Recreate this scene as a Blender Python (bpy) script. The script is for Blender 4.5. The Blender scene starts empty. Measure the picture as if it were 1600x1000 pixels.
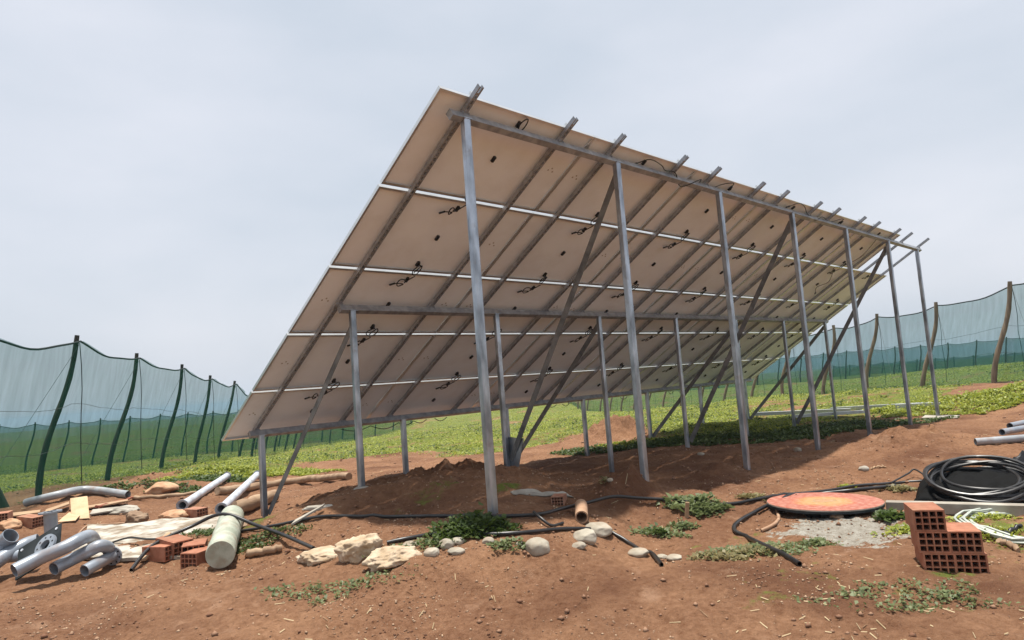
import bpy, bmesh, math, random
import numpy as np
from mathutils import Vector, Matrix
R_ = math.radians
# ------------------------------------------------------------------ camera
CAM = np.array([-3.629, -9.050, 1.480])
MR = np.array([0.70785, -0.70241, -0.07458]); MU = np.array([-0.01128, -0.11682, 0.99309]); MF = np.array([0.70627, 0.70212, 0.09062])
FPX = 1073.5
sc = bpy.context.scene
cd = bpy.data.cameras.new('camera'); cam = bpy.data.objects.new('camera', cd); sc.collection.objects.link(cam); sc.camera = cam
cd.sensor_width = 36.0; cd.lens = FPX / 1600 * 36; cd.clip_start = 0.05; cd.clip_end = 20000
m4 = Matrix.Identity(4)
for i in range(3):
    m4[i][0] = MR[i]; m4[i][1] = MU[i]; m4[i][2] = -MF[i]; m4[i][3] = CAM[i]
cam.matrix_world = m4
# ------------------------------------------------------------------ world and sun
SUN_EL, SUN_AZ = 85.5, 20.0      # azimuth measured from +Y towards +X
wd = bpy.data.worlds.new('World'); sc.world = wd; wd.use_nodes = True
nt = wd.node_tree; nt.nodes.clear()
def N(nt, t, **kw):
    n = nt.nodes.new(t)
    for k, v in kw.items(): setattr(n, k, v)
    return n
out = N(nt, 'ShaderNodeOutputWorld'); bg = N(nt, 'ShaderNodeBackground'); bg.inputs[1].default_value = 0.10
sky = N(nt, 'ShaderNodeTexSky'); sky.sky_type = 'NISHITA'; sky.sun_disc = False
sky.sun_elevation = R_(SUN_EL); sky.sun_rotation = R_(SUN_AZ); sky.air_density = 1.3; sky.dust_density = 4.0
tc = N(nt, 'ShaderNodeTexCoord'); mp = N(nt, 'ShaderNodeMapping'); mp.inputs['Scale'].default_value = (1.0, 1.0, 2.6)
nz = N(nt, 'ShaderNodeTexNoise'); nz.inputs['Scale'].default_value = 2.2; nz.inputs['Detail'].default_value = 5; nz.inputs['Roughness'].default_value = .5
cr = N(nt, 'ShaderNodeValToRGB')
cr.color_ramp.elements[0].position = .30; cr.color_ramp.elements[0].color = (5.1, 5.6, 6.3, 1)
cr.color_ramp.elements[1].position = .72; cr.color_ramp.elements[1].color = (6.5, 6.7, 7.3, 1)
mx = N(nt, 'ShaderNodeMix', data_type='RGBA'); mx.inputs[0].default_value = .88
nt.links.new(tc.outputs['Generated'], mp.inputs[0]); nt.links.new(mp.outputs[0], nz.inputs[0]); nt.links.new(nz.outputs[0], cr.inputs[0])
nt.links.new(sky.outputs[0], mx.inputs[6]); nt.links.new(cr.outputs[0], mx.inputs[7]); nt.links.new(mx.outputs[2], bg.inputs[0]); nt.links.new(bg.outputs[0], out.inputs[0])
sl = bpy.data.lights.new('sun', 'SUN'); sl.energy = 5.0; sl.angle = R_(1.5); sl.color = (1, .95, .87)
so = bpy.data.objects.new('sun', sl); sc.collection.objects.link(so)
sd = Vector((math.cos(R_(SUN_EL)) * math.sin(R_(SUN_AZ)), math.cos(R_(SUN_EL)) * math.cos(R_(SUN_AZ)), math.sin(R_(SUN_EL))))
so.rotation_euler = sd.to_track_quat('Z', 'Y').to_euler(); so.location = (0, 0, 30)
sc.view_settings.view_transform = 'Standard'; sc.view_settings.look = 'None'; sc.view_settings.exposure = 0.38; sc.view_settings.gamma = 1.0
sc.render.engine = 'CYCLES'
sc.cycles.transparent_max_bounces = 24

# ------------------------------------------------------------------ numpy noise
def _h(ix, iy, s):
    v = (ix.astype(np.int64) * 374761393 + iy.astype(np.int64) * 668265263 + s * 974634777) & 0xFFFFFFFF
    v = ((v ^ (v >> 13)) * 1274126177) & 0xFFFFFFFF
    return ((v ^ (v >> 16)) & 0xFFFF) / 65535.0
def vn(x, y, s=0):
    ix = np.floor(x); iy = np.floor(y); fx = x - ix; fy = y - iy
    fx = fx * fx * (3 - 2 * fx); fy = fy * fy * (3 - 2 * fy)
    ix = ix.astype(np.int64); iy = iy.astype(np.int64)
    return (_h(ix, iy, s) * (1 - fx) + _h(ix + 1, iy, s) * fx) * (1 - fy) + (_h(ix, iy + 1, s) * (1 - fx) + _h(ix + 1, iy + 1, s) * fx) * fy
def fbm(x, y, o=4, s=0):
    t = 0; a = 1; n = 0
    for i in range(o):
        t = t + a * (vn(x * 2 ** i + 17.3 * i, y * 2 ** i - 9.1 * i, s + i) - .5); n += a; a *= .5
    return t / n
# ------------------------------------------------------------------ terrain height
CP = [(.3,-4.7,.40),(2.6,-4.8,.20),(4.8,-4.7,.10),(7.1,-4.7,.10),(9.4,-4.7,.10),(11.9,-4.7,0),(13.9,-4.8,0),
 (.4,-2.5,.40),(2.7,-2.6,.20),(4.9,-2.5,.0),(7.1,-2.5,.1),(9.3,-2.5,.03),(11.6,-2.6,0),(14.1,-2.5,0),
 (.3,-.4,0),(2.6,-.4,.20),(4.8,-.4,.05),(7,-.5,0),(9.2,-.4,0),(11.4,-.4,.1),(13.6,-.4,.0),
 (1.2,-1.6,.12),(1.4,-3.6,.45),(.0,-3.6,.2),
 (-.87,6.11,.05),(.98,8.98,-.05),(3.15,12.14,-.21),(4.86,14.29,-.43),(-2.7,3.2,.1),
 (20.97,-4.58,.37),(23.77,-1.9,.24),(25.14,.36,.15),(26.31,2.53,-.01),(18,-9,.6),
 (33,12,-.8),(40,22,-1.5),(48.3,33.3,-1.8),(54.7,42.2,-.96),(60,50,-.9),
 (9.6,21.1,-1.14),(20.9,37.3,-2.23),(31,44,-2.3),(45,55,-1.9),
 (-3.6,-9,0),(-5,-5,0),(-3,-3,.02),(-1,-3,0),(-1,.5,0),(-3,1,0),(2,-7.5,0),(5,-7,0),(9,-7,.05),(0,-8,0),(5,-10,0),(10,-12,.2),(-1,-6,0),(1.5,-6,0),
 (2,3,-.02),(4,5,-.1),(-1,3.5,.02),(8,4,-.15),(15,3,-.1),(20,8,-.3),(12,12,-.45),(20,20,-.9),(30,25,-1.3),
 (-9,13,-.6),(-4,22,-1.2),(0,34,-1.5),(10,38,-2.0),(-20,30,-1.5),(60,0,.0),(80,20,-.9),(50,-10,.8),
 (40,110,-3),(110,40,-2.5),(80,80,-2.5),(-40,110,-3),(0,80,-2.6),(-60,60,-2),(-40,-20,0),(0,-40,0),(60,-60,1),
 (400,400,-9),(0,500,-9),(-400,300,-8),(500,0,-8),(0,-500,-5),(-500,0,-5),(500,-500,-5),
 (3000,3000,-30),(-3000,3000,-30),(3000,-3000,-20),(-3000,-3000,-20),(0,4000,-30),(4000,0,-30),(5000,5000,-34),(-5000,5000,-34)]
CPA = np.array(CP, float)
MOUNDS = [(2.15,-4.75,.36,.34,.30),(1.9,-1.9,1.2,.8,.26),(8.1,-5.75,.95,.65,.24),(9.6,.9,.9,.7,.42),(1.5,-3.3,1.4,.8,.14),(5.6,-4.3,.5,.4,.16),(4.4,-4.6,.5,.3,.12),(.6,4.2,.9,.5,.16),(-.6,4.6,1.0,.35,.10),(1.9,6.8,1.4,.5,.18),
 (2.6,6.0,1.2,.4,.12),(19,-6.2,1.6,1.2,.15),(1.0,-.95,.6,.25,.10)]
def H(x, y):
    x = np.atleast_1d(np.asarray(x, float)); y = np.atleast_1d(np.asarray(y, float))
    num = np.zeros_like(x); den = np.zeros_like(x)
    for a, b, c in CPA:
        r = math.hypot(a - 4, b); e = (.35 + .05 * r) ** 2
        w = 1.0 / ((x - a) ** 2 + (y - b) ** 2 + e) ** 1.7 * (1 + .02 * r * r)
        num += w * c; den += w
    z = num / den
    rd = np.hypot(x - CAM[0], y - CAM[1])
    for a, b, sx, sy, h in MOUNDS:
        d = ((x - a) / sx) ** 2 + ((y - b) / sy) ** 2
        z = z + h * np.exp(-d) * (1 + 1.5 * fbm(x * 5, y * 5, 4, 5))
    fade = np.clip(1.4 - rd / 60, .0, 1)
    z = z + .12 * fbm(x * .7, y * .7, 3, 1) * fade + .11 * fbm(x * 2.2, y * 2.2, 4, 2) * fade + .05 * np.abs(fbm(x * 5.5, y * 5.5, 3, 14)) * np.clip(1.5 - rd / 16, 0, 1) + .03 * fbm(x * 13, y * 13, 3, 3) * np.clip(1.5 - rd / 16, 0, 1)
    z = z + .9 * fbm(x / 30, y / 30, 3, 9) * np.clip((rd - 30) / 60, 0, 1)
    return z
def h1(x, y): return float(H(x, y)[0])
def ray(px, py):
    return MF + MR * ((px - 800) / FPX) + MU * ((500 - py) / FPX)
def at(px, py, D): return Vector(CAM + ray(px, py) * D)
def G(px, py, dz=0.0):
    """ground point seen where the sight line meets the terrain"""
    d = ray(px, py); z = 0.0; p = CAM
    ks = np.concatenate([np.arange(3, 40, .05), np.arange(40, 150, .5)])
    P = CAM[None, :] + ks[:, None] * d[None, :]
    hh = H(P[:, 0], P[:, 1]) + dz
    i = np.argmax(P[:, 2] < hh)
    return Vector((P[i, 0], P[i, 1], hh[i]))
def flat(px, py, z=0.0):
    d = ray(px, py); k = (z - CAM[2]) / d[2]; return CAM + k * d
rng = random.Random(11); nrg = np.random.default_rng(5)

# ------------------------------------------------------------------ materials
def mat(name, col, rough=.7, metal=0.0, c2=None, scale=8, detail=5, bump=0.0, bscale=40, spec=.4, lo=.35, hi=.65, stretch=None):
    m = bpy.data.materials.new(name); m.use_nodes = True; t = m.node_tree; b = t.nodes['Principled BSDF']
    b.inputs['Base Color'].default_value = (*col, 1); b.inputs['Roughness'].default_value = rough; b.inputs['Metallic'].default_value = metal
    b.inputs['Specular IOR Level'].default_value = spec
    c = N(t, 'ShaderNodeTexCoord'); src = c.outputs['Object']
    if stretch:
        mpn = N(t, 'ShaderNodeMapping'); mpn.inputs['Scale'].default_value = stretch; t.links.new(src, mpn.inputs[0]); src = mpn.outputs[0]
    if c2:
        n = N(t, 'ShaderNodeTexNoise'); n.inputs['Scale'].default_value = scale; n.inputs['Detail'].default_value = detail; t.links.new(src, n.inputs[0])
        r = N(t, 'ShaderNodeValToRGB'); r.color_ramp.elements[0].position = lo; r.color_ramp.elements[1].position = hi
        r.color_ramp.elements[0].color = (*col, 1); r.color_ramp.elements[1].color = (*c2, 1)
        t.links.new(n.outputs[0], r.inputs[0]); t.links.new(r.outputs[0], b.inputs['Base Color'])
    if name in ('fired clay brick', 'dusty clay brick', 'pale cobble'):
        oi = N(t, 'ShaderNodeObjectInfo'); hs = N(t, 'ShaderNodeHueSaturation'); mr_ = N(t, 'ShaderNodeMapRange'); mr_.inputs[3].default_value = .78; mr_.inputs[4].default_value = 1.08
        t.links.new(oi.outputs['Random'], mr_.inputs[0]); t.links.new(mr_.outputs[0], hs.inputs['Value']); t.links.new(r.outputs[0], hs.inputs['Color']); t.links.new(hs.outputs[0], b.inputs['Base Color'])
    if bump:
        n2 = N(t, 'ShaderNodeTexNoise'); n2.inputs['Scale'].default_value = bscale; n2.inputs['Detail'].default_value = 6; t.links.new(src, n2.inputs[0])
        bp = N(t, 'ShaderNodeBump'); bp.inputs['Strength'].default_value = 1.0; bp.inputs['Distance'].default_value = bump
        t.links.new(n2.outputs[0], bp.inputs['Height']); t.links.new(bp.outputs[0], b.inputs['Normal'])
    return m
M = {}
M['galv'] = mat('galvanised steel', (.22, .24, .27), .34, .85, (.50, .54, .60), 9, 6, .0006, 60, stretch=(1, 1, .35))
M['galv_dark'] = mat('galvanised strut steel', (.25, .26, .28), .45, .5, (.40, .41, .43), 12, 6, .0005, 60)
M['brace'] = mat('weathered steel brace', (.12, .12, .12), .55, .3, (.23, .225, .22), 7, 5, .0005, 60)
M['alu'] = mat('anodised aluminium frame', (.72, .72, .70), .33, .85, (.80, .80, .78), 5)
M['back'] = mat('panel backsheet', (.80, .84, .90), .5, 0, (.84, .88, .92), 1.4, 4)
M['stamp'] = mat('faint ink stamp', (.36, .33, .30), .6)
M['cell'] = mat('panel glass', (.012, .015, .03), .12, 0, (.018, .022, .045), 30)
def dusty(m, col2, sc1, lo, hi, amt):
    t = m.node_tree; b = t.nodes['Principled BSDF']; src = b.inputs['Base Color'].links[0].from_socket
    c = N(t, 'ShaderNodeTexCoord'); oi = N(t, 'ShaderNodeObjectInfo'); ad = N(t, 'ShaderNodeVectorMath', operation='ADD'); t.links.new(c.outputs['Object'], ad.inputs[0]); t.links.new(oi.outputs['Location'], ad.inputs[1])
    n = N(t, 'ShaderNodeTexNoise'); n.inputs['Scale'].default_value = sc1; n.inputs['Detail'].default_value = 9; n.inputs['Roughness'].default_value = .65; t.links.new(ad.outputs[0], n.inputs[0])
    r = N(t, 'ShaderNodeMapRange'); r.inputs[1].default_value = lo; r.inputs[2].default_value = hi; r.inputs[3].default_value = 0; r.inputs[4].default_value = amt; t.links.new(n.outputs[0], r.inputs[0])
    x = N(t, 'ShaderNodeMix', data_type='RGBA'); t.links.new(r.outputs[0], x.inputs[0]); t.links.new(src, x.inputs[6]); x.inputs[7].default_value = (*col2, 1); t.links.new(x.outputs[2], b.inputs['Base Color'])
dusty(M['back'], (.58, .55, .52), 2.4, .45, .78, .35)
dusty(M['galv'], (.20, .13, .08), 7, .56, .72, .45)
dusty(M['galv_dark'], (.17, .12, .09), 6, .56, .74, .35)
M['jbox'] = mat('black plastic', (.012, .012, .012), .4)
M['cable'] = mat('black cable', (.012, .012, .013), .45)
M['hose'] = mat('black polyethylene hose', (.010, .010, .011), .36, 0, (.028, .026, .025), 6, 5, spec=.5)
M['woodpost'] = mat('weathered fence post wood', (.13, .095, .065), .85, 0, (.25, .19, .13), 10, 6, .004, 30, stretch=(1, 1, .2))
M['woodgreen'] = mat('dark fence post wood', (.022, .024, .018), .9, 0, (.05, .05, .036), 10, 6, .004, 30, stretch=(1, 1, .2))
M['log'] = mat('pale bark log', (.24, .15, .09), .85, 0, (.40, .28, .18), 9, 6, .006, 25, stretch=(.3, 1, 1))
M['rope'] = mat('dark green rope', (.01, .022, .02), .8)
M['wire'] = mat('thin fence wire', (.06, .08, .075), .6)
M['brick'] = mat('fired clay brick', (.31, .115, .062), .85, 0, (.43, .185, .11), 14, 6, .0012, 90)
M['brick2'] = mat('dusty clay brick', (.36, .15, .085), .85, 0, (.48, .26, .17), 10, 6, .0015, 70)
M['rock'] = mat('pale cobble', (.28, .245, .185), .8, 0, (.46, .42, .34), 5, 7, .006, 22)
M['rough'] = mat('crumbly limestone', (.36, .26, .16), .92, 0, (.56, .45, .33), 7, 8, .022, 16)
M['rockor'] = mat('orange earth lump', (.38, .20, .11), .92, 0, (.52, .33, .20), 8, 8, .02, 16)
M['rockdk'] = mat('brown stone', (.19, .115, .07), .88, 0, (.30, .21, .14), 7, 7, .01, 20)
M['greypipe'] = mat('grey painted steel pipe', (.23, .26, .30), .36, .2, (.33, .37, .42), 6, 5, .0006, 40, spec=.5)
M['greydark'] = mat('dark grey steel plate', (.016, .020, .021), .65, 0, (.035, .04, .043), 8, 6, .0008, 50, spec=.2)
M['pvc'] = mat('grey plastic conduit', (.25, .27, .29), .4, 0, (.36, .38, .40), 5, 5, spec=.5)
M['white'] = mat('white painted pipe', (.42, .46, .51), .42, 0, (.58, .62, .67), 5, 5)
M['cardboard'] = mat('cardboard', (.48, .33, .19), .85, 0, (.58, .42, .26), 6, 5, .001, 50)
M['wood'] = mat('split timber', (.30, .18, .10), .85, 0, (.45, .31, .19), 12, 6, .003, 40, stretch=(.25, 1, 1))
M['redrod'] = mat('rusty red rod', (.22, .06, .035), .7, 0, (.32, .11, .06), 10)
M['conc'] = mat('dusty concrete', (.26, .23, .19), .9, 0, (.42, .39, .33), 5, 8, .006, 25)
M['sheet'] = mat('dusty cement sheet', (.20, .15, .10), .9, 0, (.47, .44, .38), 5.5, 10, .02, 12, lo=.38, hi=.60)
M['sack'] = mat('pale green woven sleeve', (.30, .33, .26), .7, 0, (.44, .47, .39), 9, 6, .002, 60)
M['clay'] = mat('brown clay pipe', (.30, .17, .10), .8, 0, (.42, .27, .17), 9, 5, .002, 40)
M['dark'] = mat('dark hollow', (.006, .005, .005), .9)
M['plastic'] = mat('black plastic sheet', (.007, .007, .008), .38, 0, (.018, .018, .02), 6, 5, .004, 18, spec=.4)
M['palestrip'] = mat('galvanised channel', (.42, .44, .44), .45, .3, (.55, .57, .56), 5)
M['whitecoil'] = mat('pale hose', (.36, .39, .34), .5, 0, (.50, .53, .47), 6)

for k_, a_ in (('greypipe', .5), ('white', .45), ('pvc', .6), ('sack', .55), ('rock', .5), ('brick', .5)): dusty(M[k_], (.27, .155, .09), 6, .48, .70, a_)
# soil / grass ground
def ground_mat():
    m = bpy.data.materials.new('red earth'); m.use_nodes = True; t = m.node_tree; b = t.nodes['Principled BSDF']; b.inputs['Roughness'].default_value = .95
    b.inputs['Specular IOR Level'].default_value = .15
    c = N(t, 'ShaderNodeTexCoord')
    def noise(s, d=6, r=.55):
        n = N(t, 'ShaderNodeTexNoise'); n.inputs['Scale'].default_value = s; n.inputs['Detail'].default_value = d; n.inputs['Roughness'].default_value = r
        t.links.new(c.outputs['Object'], n.inputs[0]); return n
    def ramp(src, a, b_, p0, p1):
        r = N(t, 'ShaderNodeValToRGB'); r.color_ramp.elements[0].position = p0; r.color_ramp.elements[1].position = p1
        r.color_ramp.elements[0].color = (*a, 1); r.color_ramp.elements[1].color = (*b_, 1); t.links.new(src, r.inputs[0]); return r
    def mix(f, a, b_):
        x = N(t, 'ShaderNodeMix', data_type='RGBA')
        if isinstance(f, float): x.inputs[0].default_value = f
        else: t.links.new(f, x.inputs[0])
        t.links.new(a, x.inputs[6]); t.links.new(b_, x.inputs[7]); return x.outputs[2]
    soilA = ramp(noise(1.3, 8).outputs[0], (.155, .066, .031), (.30, .155, .080), .35, .66)
    fine = ramp(noise(22, 8, .7).outputs[0], (.085, .036, .018), (.37, .22, .135), .32, .70)
    soil = mix(.45, soilA.outputs[0], fine.outputs[0])
    dampf = ramp(noise(.55, 7, .6).outputs[0], (0, 0, 0), (.75, .75, .75), .50, .66); dampc = N(t, 'ShaderNodeRGB'); dampc.outputs[0].default_value = (.105, .045, .024, 1); soil = mix(dampf.outputs[0], soil, dampc.outputs[0])
    palef = ramp(noise(2.1, 8, .7).outputs[0], (0, 0, 0), (.6, .6, .6), .58, .70); palec = N(t, 'ShaderNodeRGB'); palec.outputs[0].default_value = (.36, .22, .14, 1); soil = mix(palef.outputs[0], soil, palec.outputs[0])
    gr = mix(.5, ramp(noise(.8, 6).outputs[0], (.10, .13, .022), (.19, .21, .04), .35, .65).outputs[0], ramp(noise(14, 8, .7).outputs[0], (.06, .07, .02), (.17, .20, .04), .3, .7).outputs[0])
    a = N(t, 'ShaderNodeAttribute', attribute_name='grass'); n = noise(5, 8, .65)
    add = N(t, 'ShaderNodeMath', operation='ADD'); t.links.new(a.outputs['Fac'], add.inputs[0]); t.links.new(n.outputs[0], add.inputs[1])
    gm = ramp(add.outputs[0], (0, 0, 0), (1, 1, 1), .88, 1.10)
    col = mix(gm.outputs[0], soil, gr)
    a2 = N(t, 'ShaderNodeAttribute', attribute_name='cement'); add2 = N(t, 'ShaderNodeMath', operation='ADD'); n3 = noise(9, 9, .7)
    t.links.new(a2.outputs['Fac'], add2.inputs[0]); t.links.new(n3.outputs[0], add2.inputs[1])
    cm = ramp(add2.outputs[0], (0, 0, 0), (1, 1, 1), .95, 1.15)
    cem = ramp(noise(18, 8, .7).outputs[0], (.20, .17, .13), (.42, .40, .35), .3, .7)
    col = mix(cm.outputs[0], col, cem.outputs[0])
    t.links.new(col, b.inputs['Base Color'])
    bp = N(t, 'ShaderNodeBump'); bp.inputs['Distance'].default_value = .05; bp.inputs['Strength'].default_value = .9; t.links.new(noise(16, 9, .68).outputs[0], bp.inputs['Height'])
    bp2 = N(t, 'ShaderNodeBump'); bp2.inputs['Distance'].default_value = .008; bp2.inputs['Strength'].default_value = .8; t.links.new(noise(90, 5, .6).outputs[0], bp2.inputs['Height'])
    t.links.new(bp.outputs[0], bp2.inputs['Normal']); t.links.new(bp2.outputs[0], b.inputs['Normal'])
    return m
M['ground'] = ground_mat()
def leaf_mat(name, a, b_):
    m = bpy.data.materials.new(name); m.use_nodes = True; t = m.node_tree; b = t.nodes['Principled BSDF']; b.inputs['Roughness'].default_value = .55
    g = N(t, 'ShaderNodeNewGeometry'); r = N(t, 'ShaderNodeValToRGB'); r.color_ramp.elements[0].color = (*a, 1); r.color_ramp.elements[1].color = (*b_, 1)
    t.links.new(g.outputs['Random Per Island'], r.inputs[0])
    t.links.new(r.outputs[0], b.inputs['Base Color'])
    tr = N(t, 'ShaderNodeBsdfTranslucent'); t.links.new(r.outputs[0], tr.inputs[0]); mxs = N(t, 'ShaderNodeMixShader'); mxs.inputs[0].default_value = .35
    o = t.nodes['Material Output']; t.links.new(b.outputs[0], mxs.inputs[1]); t.links.new(tr.outputs[0], mxs.inputs[2]); t.links.new(mxs.outputs[0], o.inputs[0])
    return m
M['leaf'] = leaf_mat('bright weed leaf', (.15, .20, .020), (.40, .42, .060))
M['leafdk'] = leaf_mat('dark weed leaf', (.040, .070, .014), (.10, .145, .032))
M['leafgrey'] = leaf_mat('grey green leaf', (.09, .12, .04), (.21, .25, .105))
M['drygrass'] = leaf_mat('dry grass', (.18, .15, .06), (.30, .26, .12))
def net_mat(name, op, col):
    m = bpy.data.materials.new(name); m.use_nodes = True; t = m.node_tree; t.nodes.remove(t.nodes['Principled BSDF'])
    o = t.nodes['Material Output']; tr = N(t, 'ShaderNodeBsdfTransparent'); df = N(t, 'ShaderNodeBsdfDiffuse'); tl = N(t, 'ShaderNodeBsdfTranslucent')
    df.inputs[0].default_value = (*col, 1); tl.inputs[0].default_value = (*col, 1)
    tr.inputs[0].default_value = (.85, .94, .93, 1)
    a = N(t, 'ShaderNodeMixShader'); a.inputs[0].default_value = .4; t.links.new(df.outputs[0], a.inputs[1]); t.links.new(tl.outputs[0], a.inputs[2])
    mx = N(t, 'ShaderNodeMixShader'); t.links.new(tr.outputs[0], mx.inputs[1]); t.links.new(a.outputs[0], mx.inputs[2])
    c = N(t, 'ShaderNodeTexCoord'); mpn = N(t, 'ShaderNodeMapping'); mpn.inputs['Scale'].default_value = (4.5, 4.5, .22); n = N(t, 'ShaderNodeTexNoise'); n.inputs['Scale'].default_value = 1.5; n.inputs['Detail'].default_value = 5
    t.links.new(c.outputs['Object'], mpn.inputs[0]); t.links.new(mpn.outputs[0], n.inputs[0])
    r = N(t, 'ShaderNodeMapRange'); r.inputs[1].default_value = .3; r.inputs[2].default_value = .7; r.inputs[3].default_value = op - .06; r.inputs[4].default_value = op + .06
    t.links.new(n.outputs[0], r.inputs[0]); t.links.new(r.outputs[0], mx.inputs[0]); t.links.new(mx.outputs[0], o.inputs[0])
    return m
M['net'] = net_mat('green shade netting', .42, (.012, .10, .078))
M['netleft'] = net_mat('dark green shade netting', .42, (.010, .085, .055))
M['netfar'] = net_mat('far shade netting', .52, (.006, .085, .058))

# ------------------------------------------------------------------ builders
col = sc.collection
def tag(o, label=None, cat=None, group=None, kind=None):
    if label: o['label'] = label
    if cat: o['category'] = cat
    if group: o['group'] = group
    if kind: o['kind'] = kind
    return o
def empty(name, loc=(0, 0, 0), rot=None):
    o = bpy.data.objects.new(name, None); col.objects.link(o); o.empty_display_size = .1
    mw = Matrix.Translation(Vector(loc))
    if rot is not None: mw = mw @ rot.to_4x4()
    o.matrix_world = mw; return o
def mesh(name, V, F, m, parent=None, smooth=False, loc=None):
    me = bpy.data.meshes.new(name); me.from_pydata([tuple(v) for v in V], [], [tuple(f) for f in F]); me.update()
    if smooth: me.polygons.foreach_set('use_smooth', [True] * len(me.polygons))
    me.materials.append(m); o = bpy.data.objects.new(name, me); col.objects.link(o)
    if parent: o.parent = parent
    if loc is not None: o.location = loc
    return o
class MB:
    def __init__(s): s.V = []; s.F = []
    def add(s, V, F):
        k = len(s.V); s.V += [Vector(v) for v in V]; s.F += [tuple(i + k for i in f) for f in F]; return s
    def box(s, c, sz, rot=None):
        c = Vector(c); x, y, z = [a / 2 for a in sz]; P = [Vector((i, j, k)) for i in (-x, x) for j in (-y, y) for k in (-z, z)]
        if rot is not None: P = [rot @ p for p in P]
        return s.add([c + p for p in P], [(0, 1, 3, 2), (4, 6, 7, 5), (0, 4, 5, 1), (2, 3, 7, 6), (0, 2, 6, 4), (1, 5, 7, 3)])
    def tube(s, pts, r, seg=10, wall=0.0, cap=True):
        pts = [Vector(p) for p in pts]; n = len(pts)
        rr = r if isinstance(r, (list, tuple)) else [r] * n
        T = [(pts[min(i + 1, n - 1)] - pts[max(i - 1, 0)]).normalized() for i in range(n)]
        u = T[0].orthogonal().normalized(); V = []; F = []
        rings = []
        us = []
        for i in range(n):
            u = (u - T[i] * u.dot(T[i])).normalized(); us.append(u.copy())
        def ring(i, rad):
            b = T[i].cross(us[i]); k0 = len(V)
            for k in range(seg):
                a = 2 * math.pi * k / seg; V.append(pts[i] + (us[i] * math.cos(a) + b * math.sin(a)) * rad)
            return k0
        def bridge(a, b_, flip=False):
            for k in range(seg):
                q = (a + k, a + (k + 1) % seg, b_ + (k + 1) % seg, b_ + k); F.append(q[::-1] if flip else q)
        R = [ring(i, rr[i]) for i in range(n)]
        for i in range(n - 1): bridge(R[i], R[i + 1])
        if wall:
            Q = [ring(i, rr[i] - wall) for i in range(n)]
            for i in range(n - 1): bridge(Q[i], Q[i + 1], True)
            bridge(Q[0], R[0]); bridge(R[-1], Q[-1])
        elif cap:
            F.append(tuple(R[0] + k for k in range(seg))[::-1]); F.append(tuple(R[-1] + k for k in range(seg)))
        return s.add(V, F)
    def build(s, name, m, parent=None, smooth=False): 
        return mesh(name, s.V, s.F, m, parent, smooth)
def smooth_by_angle(o, a=40):
    me = o.data; me.polygons.foreach_set('use_smooth', [True] * len(me.polygons))
    try: me.set_sharp_from_angle(angle=R_(a))
    except Exception: pass
    return o
def spline(P, n=6):
    P = [Vector(p) for p in P]; out = []
    for i in range(len(P) - 1):
        a = P[max(i - 1, 0)]; b = P[i]; c = P[i + 1]; d = P[min(i + 2, len(P) - 1)]
        for k in range(n):
            t = k / n; out.append(.5 * ((2 * b) + (c - a) * t + (2 * a - 5 * b + 4 * c - d) * t * t + (-a + 3 * b - 3 * c + d) * t ** 3))
    out.append(P[-1]); return out
def curved(name, pts, r, m, label, cat, group=None, wall=0, seg=10, n=6, parent=None):
    o = MB().tube(spline(pts, n), r, seg, wall).build(name, m, parent); smooth_by_angle(o)
    if not parent: tag(o, label, cat, group)
    return o

# ================================================================== GROUND
azc = math.degrees(math.atan2(MF[1], MF[0]))
azs = []
a = -180.0
while a < 180: azs.append(a); a += .16 if abs(a) < 46 else (1 if abs(a) < 60 else 6)
rs = []
r = .6
while r < 5200:
    rs.append(r); r *= 1.0 + (.10 if r < 3.4 else .0048 if r < 22 else .009 if r < 60 else .03 if r < 300 else .12)
AZ, RR = np.meshgrid(np.radians(np.array(azs) + azc), np.array(rs), indexing='ij')
X = CAM[0] + RR * np.cos(AZ); Y = CAM[1] + RR * np.sin(AZ)
Z = H(X.ravel(), Y.ravel()).reshape(X.shape)
# where greenery begins, as a line on the ground (polar about a survey point)
GB = [(-200, 800), (0, 775), (120, 762), (235, 742), (300, 762), (380, 758), (440, 738), (470, 722), (560, 712), (640, 706), (760, 712), (860, 695), (930, 676), (1000, 690), (1040, 694), (1180, 690), (1260, 672), (1340, 664), (1430, 650), (1490, 636), (1560, 612), (1600, 622), (1700, 640)]
gb = []
for px, py in GB:
    p = flat(px, py, -.1); gb.append((math.degrees(math.atan2(p[1] - CAM[1], p[0] - CAM[0])) - azc, math.hypot(p[0] - CAM[0], p[1] - CAM[1])))
gb.sort()
GA = np.array([g[0] for g in gb]); GR = np.array([g[1] for g in gb])
STRIPS = []
for (px, py, wl, wa, s) in [(690, 716, 1.5, .4, 0)]: pass
def grass_mask(x, y):
    dx = x - CAM[0]; dy = y - CAM[1]; rad = np.hypot(dx, dy); az = np.degrees(np.arctan2(dy, dx)) - azc
    rb = np.interp(az, GA, GR)
    d = (rad - rb) / (.08 * rb)
    g = np.clip(.5 + d * .45, 0, 1)
    g = g + .9 * fbm(x * .6, y * .6, 4, 21) * (g > .02)
    return np.clip(g, 0, 1)
def soft(x, y, cx, cy, rx, ry): return np.exp(-(((x - cx) / rx) ** 2 + ((y - cy) / ry) ** 2))
PATCH = []
for px, py, rx, ry, a_ in [(1160, 850, .5, .35, .40), (1270, 862, .6, .3, .38), (1410, 815, .35, .5, .5), (1560, 830, .5, .5, .5), (1580, 860, .6, .4, .35), (1400, 860, .3, .2, .3), (690, 838, .7, .35, .45), (800, 830, .6, .3, .4), (1090, 860, .3, .25, .3), (1060, 830, .4, .2, .25), (400, 850, .5, .35, .45), (1500, 900, 1.2, .5, .4), (1250, 930, 1.0, .4, .4)]:
    p = flat(px, py); PATCH.append((p[0], p[1], rx, ry, a_))
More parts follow.
